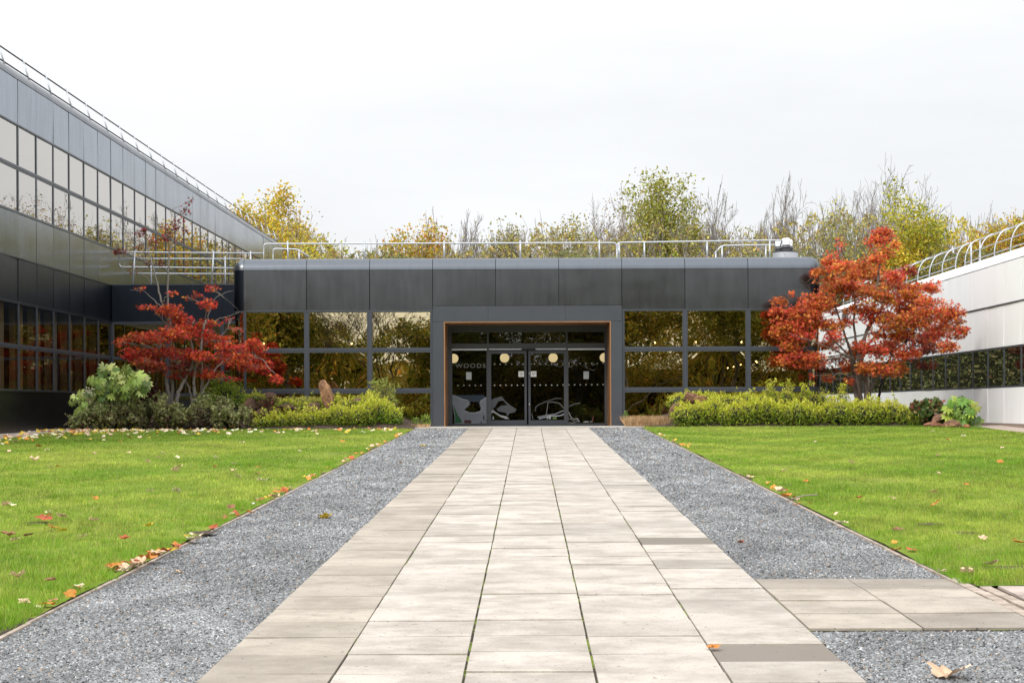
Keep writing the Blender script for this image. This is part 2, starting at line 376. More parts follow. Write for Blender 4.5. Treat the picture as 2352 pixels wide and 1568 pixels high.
for c5 in range(5):
    y = 3.0 + RNG.uniform(0, 0.1); x0 = -PW + 0.75 * c5
    if c5 == 4: y = 10.75 - 0.735 * 11
    while y < 56.2:
        e = y + (0.735 if c5 == 4 else RNG.choice([0.735, 0.74, 0.72]))
        e = min(e, 56.3); f = RNG.uniform(0.9, 1.06); col = PALE * f
        if c5 == 0: col = col * np.array((0.82, 0.795, 0.755)) * RNG.uniform(0.85, 1.1)
        if c5 == 4 and RNG.random() < 0.25: col = col * 0.88
        if RNG.random() < 0.04: col = col * 0.8
        if c5 == 4 and abs(y - 10.75) < 0.05: col = np.array((0.19, 0.165, 0.14))
        if c5 == 4 and abs(y - 18.10) < 0.05: col = np.array((0.17, 0.15, 0.125))
        slab(g, x0, x0 + 0.75, y, e, col); y = e
kind(g.build('path', M['slab']), 'structure')
sheet('path_joints', [PW, GE], [12.15, 13, 15.07], -0.004, M['joint'])
g = Geo()
for r in range(4):
    y0 = 12.15 + 0.73 * r
    for x0, x1 in ((PW, 2.65), (2.65, GE - 0.005)):
        k = 0.62 if (r == 3) else (0.66 if (r == 0 and x0 > 2) else 0.88)
        slab(g, x0, x1, y0, y0 + 0.73, PALE * np.array((0.97, 0.94, 0.9)) * k * RNG.uniform(0.93, 1.05))
kind(g.build('crossing_path', M['slab']), 'structure')
g = Geo()
for k in range(6):
    for r in range(3): slab(g, 3.75 + 0.62 * k, 4.37 + 0.62 * k, 12.65 + 0.62 * r, 13.27 + 0.62 * r, np.array((0.52, 0.43, 0.38)) * RNG.uniform(0.9, 1.05))
kind(g.build('pink_paving', M['slab']), 'structure')
sheet('paving_bed', [GE + 0.02, 7.6], [12.14, 13, 14.54], -0.006, M['soil'])
g = Geo()
for a_, b_ in ((-3.56, -1.9), (-1.9, 0.0), (0.0, 1.9), (1.9, 3.62)):
    g.box(a_ + 0.004, b_ - 0.004, 56.32, 58.95, 1.0, 1.125)
kind(g.build('entrance_apron', M['concrete']), 'structure')

# gravel stones (real stones over the textured bed, where they can be made out)
OCT = np.array([(1,0,0),(-1,0,0),(0,1,0),(0,-1,0),(0,0,1),(0,0,-1)], float)
OCF = np.array([(0,2,4),(2,1,4),(1,3,4),(3,0,4),(2,0,5),(1,2,5),(3,1,5),(0,3,5)])
def snoise(x, y):
    return (np.sin(x * 1.3 + 1.7 * np.sin(y * 0.7)) + np.sin(y * 1.1 + 1.9 * np.sin(x * 0.9 + 2)) + np.sin(x * 2.9 - y * 2.3) * 0.6 + np.sin(x * 5.3 + y * 4.1 + 1.3 * np.sin(y * 3)) * 0.5) / 3.1
def stones(n, x0, x1, y0, y1):
    u = RNG.random(n); d = 1.0 / (1 / y0 + u * (1 / y1 - 1 / y0))
    x = RNG.uniform(x0, x1, n); c = np.stack((x, d, gz(d) - 0.006), -1)
    sz = RNG.uniform(0.006, 0.0155, n)[:, None, None] * np.maximum(1.1, d / 17.0)[:, None, None]
    V = OCT[None] * RNG.uniform(0.55, 1.35, (n, 6, 1)); V[:, :, 2] *= 0.55
    a = RNG.uniform(0, 6.28, n); ca, sa = np.cos(a)[:, None], np.sin(a)[:, None]
    V = np.stack((V[..., 0] * ca - V[..., 1] * sa, V[..., 0] * sa + V[..., 1] * ca, V[..., 2] + 0.35 * V[..., 0] * RNG.normal(0, 1, (n, 1))), -1)
    V = V * sz + c[:, None, :]
    b = np.exp(RNG.normal(-1.68, 0.42, n) + 0.22 * snoise(x * 1.4, d * .7) + .26 * snoise(x * 4.1, d * 2.9)); col = np.stack((b * 0.97, b * 1.0, b * 1.02), -1)
    br = RNG.random(n) < 0.02; col[br] = np.array((0.35, 0.24, 0.16))
    return V.reshape(-1, 3), (np.arange(n)[:, None, None] * 6 + OCF[None]).reshape(-1, 3), np.repeat(np.clip(col, 0.03, 0.7), 6, 0)
g = Geo()
for args in ((130000, -GE - .035, -PW + .012, 9.5, 56.2), (80000, PW + .01, GE - .01, 15.1, 56.2), (34000, PW + .01, 4.0, 9.5, 12.1)):
    v, f, c = stones(*args); g.add(v, tris=f, col=c)
kind(g.build('gravel_stones', M['stone']), 'stuff')

# grass blades
def grass(n, x0, x1, y0, y1, edge):
    u = RNG.random(n); d = (y0 ** -0.6 + u * (y1 ** -0.6 - y0 ** -0.6)) ** (-1 / 0.6)
    lim = 1.0 + 1214.0 * d / F
    x = RNG.uniform(x0, x1, n); ok = np.abs(x) < np.minimum(lim + 0.3, 99)
    x, d = x[ok], d[ok]; ok = np.abs(x - edge) > .05 + .16 * np.clip(snoise(d * 2.7 + edge, d * 1.1 + 4) + .15, 0, 1); x, d = x[ok], d[ok]; n = len(x)
    s = snoise(x, d); s2 = snoise(x * 3.1 + 7, d * 3.1)
    bare = (s2 > 0.80) & (RNG.random(n) < 0.85); x, d, s, s2 = x[~bare], d[~bare], s[~bare], s2[~bare]; n = len(x)
    px = 2352 / 1024 * d / F
    edge_d = np.abs(x - edge)
    h = RNG.uniform(0.018, 0.045, n) * (1 + 0.7 * np.clip(s2, 0, 1)) * np.where(d < 17, 1.2, 1.0)
    h *= 1 + .8 * (snoise(x * 4.2 + 3, d * 3.3) > .45) * (d < 30)
    h *= np.where((d < 16.5) & (x < 0), 1.0 + 0.9 * np.clip(snoise(x * 2, d * 2), 0, 1), 1.0)
    wd = np.maximum(0.003, 0.32 * px)
    az = RNG.uniform(0, 6.28, n); ln = RNG.uniform(0.15, 0.9, n) * h
    b = np.stack((x, d, gz(d) + 0.016), -1)
    sd = np.stack((np.cos(az + 1.57), np.sin(az + 1.57), 0 * az), -1) * wd[:, None] * 0.5
    sd[:, 0] = np.abs(sd[:, 0]) + 0.25 * wd
    mid = b + np.stack((np.cos(az) * ln * 0.35, np.sin(az) * ln * 0.35, h * 0.6), -1)
    tip = b + np.stack((np.cos(az) * ln, np.sin(az) * ln, h), -1)
    V = np.stack((b - sd, b + sd, mid + sd * 0.7, mid - sd * 0.7, tip), 1)
    tris = (np.arange(n)[:, None, None] * 5 + np.array([(0,1,2),(0,2,3),(3,2,4)])[None]).reshape(-1, 3)
    s3 = snoise(x * .45 + 4, d * .3); k = np.clip(0.44 + 0.42 * s + .52 * s3 + RNG.normal(0, 0.25, n), 0, 1)[:, None]
    c = (1 - k) * np.array((0.145, 0.285, 0.018)) + k * np.array((0.44, 0.49, 0.085))
    dry = RNG.random(n) < 0.06 + .22 * np.clip(snoise(x * .8 + 9, d * .6) - .35, 0, 1); c[dry] = np.array((0.36, 0.30, 0.12)) * RNG.uniform(0.7, 1.2, (dry.sum(), 1))
    c *= RNG.uniform(0.72, 1.18, (n, 1)) * (1 + .24 * snoise(x * 2.3 + 1, d * 1.7) + .26 * snoise(x * 13 + 2 * np.sin(d * 5), d * 9 + 3))[:, None] * (1 - .28 * np.clip(snoise(x * 5.1, d * 4.3 + 2) - .35, 0, 1))[:, None]
    return V.reshape(-1, 3), tris, np.repeat(c, 5, 0)
for x0, x1, y0, e in ((-14.0, -GE - 0.045, 10.6, -GE), (GE + 0.06, 13.6, 14.53, GE)):
    g = Geo(); v, f, c = grass(430000, x0, x1, y0, 55.6 if e < 0 else 56.3, e); g.add(v, tris=f, col=c)
    # longer tufts
    for _ in range(330 if e < 0 else 120):
        y = y0 + (RNG.random() ** 1.6) * 24; x = RNG.uniform(max(x0, -1 - y * .29), min(x1, 1 + y * .27)) if RNG.random() < .6 else e + (-1 if e < 0 else 1) * RNG.uniform(0.05, 0.5)
        n = 45; a = RNG.uniform(0, 6.28, n); r = RNG.uniform(0, 0.09, n); hh = RNG.uniform(0.04, 0.13 if y < 17 else .08, n); ln = RNG.uniform(0.3, 1.0, n) * hh
        b = np.stack((x + r * np.cos(a), y + r * np.sin(a), np.full(n, gz(y) + 0.016)), -1); ww = np.maximum(0.004, 0.35 * 2.3 * y / F)
        tip = b + np.stack((np.cos(a) * ln, np.sin(a) * ln, hh), -1); s_ = np.zeros((n, 3)); s_[:, 0] = ww
        V = np.stack((b - s_ / 2, b + s_ / 2, tip), 1).reshape(-1, 3)
        cc = np.array((0.14, 0.30, 0.018)) * RNG.uniform(0.6, 1.4, (n, 1)) + np.array((0.08, 0.05, 0)) * RNG.random((n, 1))
        g.add(V, tris=np.arange(n * 3).reshape(-1, 3), col=np.repeat(cc, 3, 0))
    kind(g.build('grass', M['grassblade']), 'stuff')

# ---------------------------------------------------------------- main block
D0 = 59.0; K = D0 / F
fx = lambda x: (x - VX) * K
fz = lambda y: H - (y - VY) * K
bays = [fx(560 + 144.9 * i) for i in range(10)]
Z_CT, Z_CB, Z_PB = fz(590.5), fz(618), fz(711.5)
Z_R1 = (fz(715.5), fz(797)); Z_R2 = (fz(808), fz(890)); Z_R3 = (fz(901.5), 1.12)
BX0, BX1 = fx(535), fx(1888); RC = bays[0] - BX0
RCP = Z_CT - Z_CB
main = thing('office_block', 'long low dark metal office block with rounded corners and central entrance, facing the path', 'building')
# core
g = Geo()
DEPTH = 14.0
g.box(BX0 + 0.30, BX1 - 0.30, D0 + 0.32, D0 + DEPTH, Z_PB - 0.06, Z_CT - 0.06)
g.box(bays[3] + 0.02, bays[6] - 0.02, D0 + 0.025, D0 + 0.31, fz(738) + 0.02, Z_CB)
core = g.build('wall', M['black'], main)
g = Geo(); g.box(BX0 + 0.35, BX1 - 0.35, D0 + 0.36, D0 + DEPTH, Z_CT - 0.055, Z_CT - 0.02); g.build('roof', M['roof'], main)
def sweep(g, prof, path, col=None):
    """prof: [(offset along outward normal, z)], path: [((x,y),(nx,ny))]"""
    P = np.array([[(p[0] + o * n[0], p[1] + o * n[1], z) for o, z in prof] for p, n in path]); a, b = P.shape[:2]
    i = np.arange(a - 1)[:, None] * b + np.arange(b - 1)[None]
    g.add(P.reshape(-1, 3), quads=np.stack((i, i + b, i + b + 1, i + 1), -1).reshape(-1, 4), col=col)
quarter = [(-RCP * (1 - math.cos(a)), Z_CB + RCP * math.sin(a)) for a in np.linspace(0, math.pi / 2, 9)] + [(-RCP - 0.3, Z_CT)]
qcorner = [(-(RC - 0.002) * (1 - math.cos(a)), Z_CB + RCP * math.sin(a)) for a in np.linspace(0, math.pi / 2, 9)]
lf = [((BX0 + RC, D0 + RC), (math.cos(a), math.sin(a))) for a in np.linspace(math.pi, 1.5 * math.pi, 9)]
rf_ = [((BX1 - RC, D0 + RC), (math.cos(a), math.sin(a))) for a in np.linspace(1.5 * math.pi, 2 * math.pi, 9)]
def off(path, r): return [((p[0] + n[0] * r, p[1] + n[1] * r), n) for p, n in path]
g = Geo(); gp = 0.009
for i in range(9):
    sweep(g, quarter, [((bays[i] + gp, D0), (0, -1)), ((bays[i + 1] - gp, D0), (0, -1))], col=np.full(3, RNG.uniform(.85, 1)))
sweep(g, qcorner, off(lf, RC)); sweep(g, qcorner, off(rf_, RC))
sweep(g, quarter, [((BX0, D0 + DEPTH), (-1, 0)), ((BX0, D0 + RC), (-1, 0))]); sweep(g, quarter, [((BX1, D0 + RC), (1, 0)), ((BX1, D0 + DEPTH), (1, 0))])
g.build('roof_coping', M['coping'], main, True)
# dark panels: every one set with its own tiny tilt
def panel(g, x0, x1, z0, z1, y, gap=0.009, tilt=0.004, n=1):
    a, b = RNG.normal(0, tilt, 2); xm, zm = (x0 + x1) / 2, (z0 + z1) / 2
    x0 += gap; x1 -= gap; z0 += gap; z1 -= gap
    f = lambda x, z: y + a * (x - xm) + b * (z - zm)
    v = [(x0, f(x0, z0), z0), (x1, f(x1, z0), z0), (x1, f(x1, z1), z1), (x0, f(x0, z1), z1)]
    v += [(p[0], y + 0.03, p[2]) for p in v]
    g.add(v, quads=[(0,1,2,3),(1,0,4,5),(2,1,5,6),(3,2,6,7),(0,3,7,4)], col=np.full(3, RNG.uniform(0.75, 1.0)))
g = Geo()
for i in range(9):
    panel(g, bays[i], bays[i + 1], fz(702) if 3 <= i < 6 else Z_PB, Z_CB, D0)
g.build('cladding', M['panel'], main)
g = Geo()
prof = [(0, Z_PB + 0.008), (0, Z_CB - 0.008)]
sweep(g, prof, [((BX0, D0 + DEPTH), (-1, 0)), ((BX0, D0 + RC), (-1, 0))] + off(lf, RC)[1:])
g.build('corner_cladding', M['navy'], main, True); g = Geo()
sweep(g, prof, off(rf_, RC) + [((BX1, D0 + DEPTH), (1, 0))])
g.build('corner_cladding', M['navy'], main, True)
# corner glazing below, with its rails
for path, side in ((lf, -1), (rf_, 1)):
    g = Geo()
    xw = BX0 if side < 0 else BX1
    flank = [((xw, D0 + DEPTH), (-1, 0)), ((xw, D0 + RC), (-1, 0))] if side < 0 else [((xw, D0 + RC), (1, 0)), ((xw, D0 + DEPTH), (1, 0))]
    full = flank + off(path, RC) if side < 0 else off(path, RC) + flank
    for a, b in ((Z_R1[1], Z_R2[0]), (Z_R2[1], Z_R3[0]), (Z_R1[0], Z_PB)):
        sweep(g, [(0.0, a - 0.0), (0.012, a), (0.012, b), (0.0, b)] if a < b else [(0.0, b), (0.012, b), (0.012, a), (0.0, a)], full)
    fr = g.build('corner_window', M['frame'], main)
    g = Geo(); sweep(g, [(-0.03, Z_R2[1]), (-0.03, Z_R1[0])], full); g.build('pane', M['glass'], fr)
    g = Geo(); sweep(g, [(-0.12, 1.0), (-0.12, Z_R2[1])], full); g.build('plinth', M['black'], main)
g = Geo()
for a, b in ((0, 3), (6, 9)):
    g = Geo(); g.box(bays[a] + .003, bays[b] - .003, D0 - .022, D0 + .02, Z_PB - .028, Z_PB + .006); g.build('trim', M['coping'], main)
# windows
fw = 0.085
for i in (0, 1, 2, 6, 7, 8):
    x0, x1 = bays[i], bays[i + 1]
    g = Geo(); y0, y1 = D0 - 0.005, D0 + 0.10
    g.box(x0 + .002, x0 + fw, y0, y1, 1.1, Z_PB - .004); g.box(x1 - fw, x1 - .002, y0, y1, 1.1, Z_PB - .004)
    for a, b in ((Z_R1[0], Z_PB - .006), (Z_R2[0], Z_R1[1]), (Z_R3[0], Z_R2[1]), (1.10, 1.17)):
        g.box(x0 + fw, x1 - fw, y0 + 0.004, y1, a, b)
        mid = (a + b) / 2
        if b - a > 0.1: g.box(x0 + fw, x1 - fw, y0 - 0.012, y0 + .003, mid - .014, mid + .014)
    g.box(x0 + fw - .03, x0 + fw - .012, y0 - .012, y0 - .001, 1.1, Z_PB - .004); g.box(x1 - fw + .012, x1 - fw + .03, y0 - .012, y0 - .001, 1.1, Z_PB - .004)
    win = g.build('window', M['frame'], main)
    for a, b in (Z_R1, Z_R2, Z_R3):
        gg = Geo(); n = 10; tl, tk = RNG.normal(0, 0.0022, 2)
        X, Z = np.meshgrid(np.linspace(x0 + fw - .01, x1 - fw + .01, n), np.linspace(b - .01, a + .01, n)); X, Z = X, Z
        xm, zm = X.mean(), Z.mean(); bow = RNG.normal(0, 0.0016)
        Y = D0 + 0.05 + tl * (X - xm) + tk * (Z - zm) + bow * (1 - ((X - xm) / 0.95) ** 2) * (1 - ((Z - zm) / 0.6) ** 2)
        q = np.arange(n - 1)[:, None] * n + np.arange(n - 1)[None]
        gg.add(np.stack((X, Y, Z), -1).reshape(-1, 3), quads=np.stack((q, q + 1, q + n + 1, q + n), -1).reshape(-1, 4))
        p = gg.build('pane', M['glass'], win, True)
# dark rooms behind the glass
g = Geo()
for a, b in ((BX0 + .35, bays[3] - .15), (bays[6] + .15, BX1 - .35)):
    g = Geo()
    g.add([(a, D0 + 8, 1.1), (b, D0 + 8, 1.1), (b, D0 + 8, Z_PB), (a, D0 + 8, Z_PB)], quads=[(0,1,2,3)])
    g.add([(a, D0 + .15, 1.13), (b, D0 + .15, 1.13), (b, D0 + 8, 1.13), (a, D0 + 8, 1.13)], quads=[(0,1,2,3)])
    g.add([(a, D0 + .2, Z_PB - .08), (b, D0 + .2, Z_PB - .08), (b, D0 + 8, Z_PB - .08), (a, D0 + 8, Z_PB - .08)], quads=[(0,1,2,3)])
    for x in (a, b): g.add([(x, D0 + .45, 1.13), (x, D0 + 8, 1.13), (x, D0 + 8, Z_PB), (x, D0 + .45, Z_PB)], quads=[(0,1,2,3)])
    g.build('interior', M['interior'], main)
# entrance portal
OX0, OX1, OZ = fx(1020.4), fx(1403.6), fz(738.3)
g = Geo(); yf = D0 - 0.06; x0, x1 = bays[3] + .004, bays[6] - .004
js = [x0, fx(1122), fx(1299), x1]
for a, b in zip(js[:-1], js[1:]): panel(g, a, b, OZ, fz(702), yf, 0.004, 0.002)
g.box(x0, OX0, yf + .004, D0 + 0.3, 1.1, OZ - .004); g.box(OX1, x1, yf + .004, D0 + 0.3, 1.1, OZ - .004)
g.box(x0 + .001, x1 - .001, yf + .032, D0 + .02, OZ + .003, fz(702) - .003)
g.build('entrance_portal', M['portal'], main)
DG = 61.2; K2 = DG / F
gx = lambda x: (x - VX) * K2
gzz = lambda y: H - (y - VY) * K2
g = Geo(); th = 0.035
g.box(OX0, OX0 + th, yf - .015, DG + .12, 1.12, OZ - th); g.box(OX1 - th, OX1, yf - .015, DG + .12, 1.12, OZ - th)
g.box(OX0, OX1, yf - .013, DG + .12, OZ - th + .001, OZ - .001)
g.build('timber_lining', M['wood'], main)
IX0, IX1 = OX0 + th, OX1 - th
Zb = gzz(975.3); Ztop = OZ - th
FD = M['frame_dark']
screen_x = [gx(1121.3), gx(1302.4)]     # posts
lx0, lx1 = gx(1123.4), gx(1210); rx0, rx1 = gx(1213.8), gx(1300.6)
zt0, zt1 = gzz(788.5), gzz(762.8); zh0 = gzz(804.5)
g = Geo()
yA, yB = DG - .05, DG + .06
g.box(IX0, IX1, yA, yB, zt1, Ztop - .002); g.box(IX0, IX0 + .12, yA + .002, yB, Zb, zt1)
g.box(IX1 - .06, IX1, yA + .002, yB, Zb, zt1)
for x in screen_x: g.box(x - .03, x + .03, yA - .006, yB, Zb, zt1 - .001)
g.box(IX0 + .12, IX1 - .06, yA - .05, yB - .01, zh0 + .06, zt0)
g.box(IX0 + .12, IX1 - .06, yA - .02, yB - .01, 1.11, Zb + .015)
scr = g.build('entrance_frame', FD, main)
g = Geo(); g.box(IX0 + .13, screen_x[0] - .035, yA - .058, yA - .02, zh0 + .005, zh0 + .058); g.box(screen_x[1] + .035, IX1 - .07, yA - .058, yA - .02, zh0 + .005, zh0 + .058)
g.box(screen_x[0] + .035, screen_x[1] - .035, yA - .058, yA - .02, zh0 + .02, zh0 + .058)
g.build('header_trim', M['galv'], scr)
g = Geo(); g.box(gx(1207) - .12, gx(1207) + .35, yA - .12, yA - .06, zh0 + .0, zh0 + .055); g.build('door_sensor', M['black'], scr)
def quadpane(x0, x1, z0, z1, y, mat, parent, name='pane'):
    g = Geo(); g.add([(x0, y, z0), (x1, y, z0), (x1, y, z1), (x0, y, z1)], quads=[(0,1,2,3)]); return g.build(name, mat, parent)
xs = [IX0 + .12, screen_x[0] - .03, screen_x[0] + .03, screen_x[1] - .03, screen_x[1] + .03, IX1 - .06]
for a, b in ((0, 1), (2, 3), (4, 5)): quadpane(xs[a], xs[b], zt0, zt1, DG, M['door_glass'], scr, 'transom_pane')
def disc(g, x, z, y, r, n=14):
    a = np.linspace(0, 6.2832, n, endpoint=False)
    g.add(np.stack((x + r * np.cos(a), np.full(n, y), z + r * np.sin(a)), -1), tris=[(0, k, k + 1) for k in range(1, n - 1)])
def text_mesh(body, size, name, mat, parent, loc, spacing=1.0, offset=0.0, align='CENTER'):
    cu = bpy.data.curves.new(name, 'FONT'); cu.body = body; cu.size = size; cu.space_character = spacing; cu.offset = offset; cu.align_x = align; cu.align_y = 'CENTER'; cu.extrude = 0.001
    tmp = bpy.data.objects.new(name + '_source', cu); COL.objects.link(tmp)
    bpy.context.view_layer.update()
    me = bpy.data.meshes.new_from_object(tmp.evaluated_get(bpy.context.evaluated_depsgraph_get()))
    bpy.data.objects.remove(tmp); bpy.data.curves.remove(cu)
    me.materials.clear(); me.materials.append(mat)
    o = bpy.data.objects.new(name, me); COL.objects.link(o); o.parent = parent
    o.location = loc; o.rotation_euler = (math.radians(90), 0, 0); return o
# fixed side lights
sides_ = []
for a, b in ((0, 1), (4, 5)):
    g = Geo(); g.box(xs[a], xs[a] + .02, yA + .004, yB - .02, Zb + .015, zh0); g.box(xs[b] - .02, xs[b], yA + .004, yB - .02, Zb + .015, zh0); g.box(xs[a] + .02, xs[b] - .02, yA + .004, yB - .02, Zb + .015, Zb + .05)
    s_ = g.build('side_light', FD, main); sides_.append(s_)
    quadpane(xs[a] + .02, xs[b] - .02, Zb + .05, zh0, DG, M['door_glass'], s_)
doors = []
for x0, x1 in ((lx0, lx1), (rx0, rx1)):
    g = Geo(); y0, y1 = yA - .012, yA + .04; f = .075
    g.box(x0, x0 + f, y0, y1, Zb + .02, zh0 - .01); g.box(x1 - f, x1, y0, y1, Zb + .02, zh0 - .01)
    g.box(x0 + f, x1 - f, y0 + .003, y1, zh0 - .11, zh0 - .012); g.box(x0 + f, x1 - f, y0 + .003, y1, Zb + .02, Zb + .16)
    d_ = g.build('sliding_door', M['portal'], main); doors.append(d_)
    quadpane(x0 + f, x1 - f, Zb + .16, zh0 - .11, yA + .012, M['door_glass'], d_)
g = Geo(); xh = rx0 + .035
g.tube([(xh, yA - .05, gzz(860)), (xh, yA - .05, gzz(855))], .016, 8); g.build('door_lock', M['galv'], doors[1]); g = Geo(); g.tube([(xh, yA - .05, gzz(931)), (xh, yA - .05, gzz(925))], .016, 8)
g.build('door_lock', M['galv'], doors[1])
yd = yA - .004
def dots(parent, xa, xb, y, rows, yy, step=13.15, x0=1039.3):
    g = Geo(); x = x0
    while x < 1392:
        if xa < gx(x) < xb: disc(g, gx(x), gzz(rows), yy, .024)
        x += step
    return g.build('dot_row', M['dots'], parent)
dots(sides_[0], xs[0] + .03, xs[1] - .03, 0, 884.2, DG - .004)
for d_, (a, b) in zip(doors, ((lx0 + .08, lx1 - .08), (rx0 + .08, rx1 - .08))):
    dots(d_, a, b, 0, 835.8, yA + .008, 13.1, 1136.3 - 13.1 * 3); dots(d_, a, b, 0, 884.2, yA + .008, 13.1, 1136.3 - 13.1 * 3)
dots(sides_[1], xs[4] + .03, xs[5] - .03, 0, 835, DG - .004, 13.1, 1306.9); dots(sides_[1], xs[4] + .03, xs[5] - .03, 0, 883.6, DG - .004, 13.1, 1306.9)
# lettering
lt = text_mesh('WOODS', 0.205, 'lettering', M['letters'], sides_[0], (gx(1081.3), DG - .006, gzz(839.6)), 1.32, 0.0035)
bb = [v.co.x for v in lt.data.vertices]; wid = max(bb) - min(bb); hb = [v.co.y for v in lt.data.vertices]; hei = max(hb) - min(hb)
lt.scale = ((gx(1116) - gx(1046.8)) / wid, (gzz(834.6) - gzz(844.8)) / hei, 1)
# sheets of paper and notices on the glass
quadpane(gx(1070.8), gx(1083.3), gzz(871.2), gzz(853.7), DG - .006, M['paper_grey'], sides_[0], 'paper_sheet')
quadpane(gx(1340.5), gx(1352.8), gzz(870.6), gzz(853.2), DG - .006, M['paper_grey'], sides_[1], 'paper_sheet')
for d_, (xa, xb) in zip(doors, ((1191.2, 1204.0), (1219.2, 1232.4))):
    n_ = quadpane(gx(xa), gx(xb), gzz(865.2), gzz(852.2), yA - .016, M['paper'], d_, 'notice')
    cx = (gx(xa) + gx(xb)) / 2
    text_mesh('Automatic', 0.034, 'notice_text', M['ink'], d_, (cx, yA - .019, gzz(857.3)), 1.0, 0.0012)
    text_mesh('door', 0.034, 'notice_text', M['ink'], d_, (cx, yA - .019, gzz(860.6)), 1.0, 0.0012)
# painted pictures on the lower panes
A = lambda p: (0.16986 * p[0] + 1019.8, 0.16986 * p[1] + 716.6)
B = lambda p: (0.16986 * p[0] + 1203.6, 0.16986 * p[1] + 716.6)
def poly(g, pts, conv, yy, col):
    import mathutils.geometry as mg
    p3 = [(gx(conv(p)[0]), yy, gzz(conv(p)[1])) for p in pts]
    tr = mg.tessellate_polygon([[Vector((q[0], q[2], 0)) for q in p3]])
    g.add(p3, tris=[tuple(t_) for t_ in tr], col=col)
def ribbon(g, pts, conv, yy, col, wpx=10):
    p = np.array([(gx(conv(q)[0]), gzz(conv(q)[1])) for q in pts]); tt = np.gradient(p, axis=0); tt /= np.linalg.norm(tt, axis=1)[:, None]
    nn = np.stack((-tt[:, 1], tt[:, 0]), 1) * wpx * 0.16986 * K2 / 2
    a, b = p + nn, p - nn; n = len(p)
    v = [(q[0], yy, q[1]) for q in a] + [(q[0], yy, q[1]) for q in b]
    g.add(v, quads=[(i, i + 1, n + i + 1, n + i) for i in range(n - 1)], col=col)
y3 = DG - .010
g = Geo()
poly(g, [(150,1118),(540,1118),(560,1150),(500,1215),(340,1205),(200,1150)], A, y3 + .002, (0.018, 0.035, 0.06))
zz = [(95,1110),(150,1130),(230,1165),(262,1178),(330,1190),(312,1200),(352,1212),(320,1225),(356,1240),(310,1252),(330,1268),(280,1280),(300,1292),(250,1305),(285,1318),(262,1332),(305,1340),(340,1356),(420,1360),(470,1345),(500,1335),(495,1320),(520,1312),(498,1296),(515,1278),(488,1262),(508,1245),(478,1228),(500,1215),(490,1200),(530,1180),(545,1165),(585,1145)]
poly(g, zz + [(585,1500),(145,1505),(140,1400),(120,1270)], A, y3, (0.20, 0.22, 0.25))
ribbon(g, zz[:18], A, y3 - .002, (0.30, 0.33, 0.36), 14); ribbon(g, zz[17:], A, y3 - .002, (0.30, 0.33, 0.36), 14)
poly(g, [(130,1240),(150,1300),(190,1390),(240,1460),(235,1490),(150,1495),(150,1400)], A, y3 - .004, (0.012, 0.10, 0.03))
for cx, cy, rx, ry, c_ in ((300,1476,30,24,(0.07,0.015,0.012)), (345,1476,28,24,(0.06,0.015,0.012)), (538,1425,10,40,(0.02,0.025,0.03)), (502,1488,9,14,(0.02,0.02,0.02)), (575,1460,8,10,(0.02,0.02,0.02))):
    poly(g, [(cx + rx * math.cos(a_), cy + ry * math.sin(a_)) for a_ in np.linspace(0, 6.28, 12, endpoint=False)], A, y3 - .006, c_)
for q in range(4): ribbon(g, [(380, 1390 + 24 * q), (450, 1386 + 24 * q), (505, 1392 + 24 * q)], A, y3 - .005, (0.13, 0.14, 0.16), 4)
for xk in (290, 320, 350): ribbon(g, [(xk, 1380), (xk + 3, 1420), (xk - 2, 1450)], A, y3 - .005, (0.13, 0.14, 0.16), 4)
g.build('painted_picture', M['decal'], sides_[0])
y4 = yA + .006
g = Geo()
poly(g, [(620,1190),(690,1160),(780,1135),(830,1200),(900,1260),(980,1310),(960,1350),(880,1370),(860,1410),(840,1360),(740,1340),(710,1310),(770,1262),(860,1256),(800,1195),(740,1200),(690,1280),(620,1340)], A, y4, (0.055, 0.060, 0.068))
poly(g, [(620,1360),(660,1310),(700,1350),(770,1390),(840,1405),(885,1440),(830,1440),(760,1410),(660,1350),(620,1390)], A, y4 - .002, (0.24, 0.25, 0.26))
poly(g, [(655,1448),(660,1405),(672,1405),(676,1448)], A, y4 - .002, (0.28, 0.3, 0.33))
ribbon(g, [(770,1420),(800,1405),(830,1425),(850,1440)], A, y4 - .004, (0.3, 0.3, 0.3), 9)
g.build('painted_picture', M['decal'], doors[0])
g = Geo()
ribbon(g, [(150,1340),(160,1280),(220,1240),(330,1200),(430,1165),(510,1170)], B, y4, (0.05, 0.05, 0.05), 14)
ribbon(g, [(300,1390),(325,1220),(400,1215),(480,1235),(530,1290),(560,1330)], B, y4, (0.13, 0.13, 0.13), 10)
ribbon(g, [(180,1420),(300,1395),(420,1380),(520,1335),(565,1345)], B, y4 - .002, (0.20, 0.21, 0.22), 14)
ribbon(g, [(565,1372),(480,1402),(350,1405),(200,1440)], B, y4 - .003, (0.26, 0.30, 0.35), 15)
poly(g, [(310,1405),(365,1405),(360,1446),(335,1446),(330,1420),(320,1446),(305,1446)], B, y4 - .004, (0.28, 0.29, 0.31))
poly(g, [(385,1425),(440,1415),(440,1446),(385,1446)], B, y4, (0.10, 0.16, 0.03)); poly(g, [(540,1405),(568,1398),(568,1440),(545,1440)], B, y4, (0.10, 0.16, 0.03))
ribbon(g, [(105,1370),(112,1410),(122,1446)], B, y4, (0.14, 0.14, 0.14), 7)
g.build('painted_picture', M['decal'], doors[1])
g = Geo()
ribbon(g, [(610,1275),(680,1245),(760,1230)], B, y3, (0.09, 0.09, 0.09), 12)
ribbon(g, [(603,1350),(620,1390),(640,1430),(680,1448),(720,1435),(750,1485)], B, y3, (0.28, 0.28, 0.28), 10)
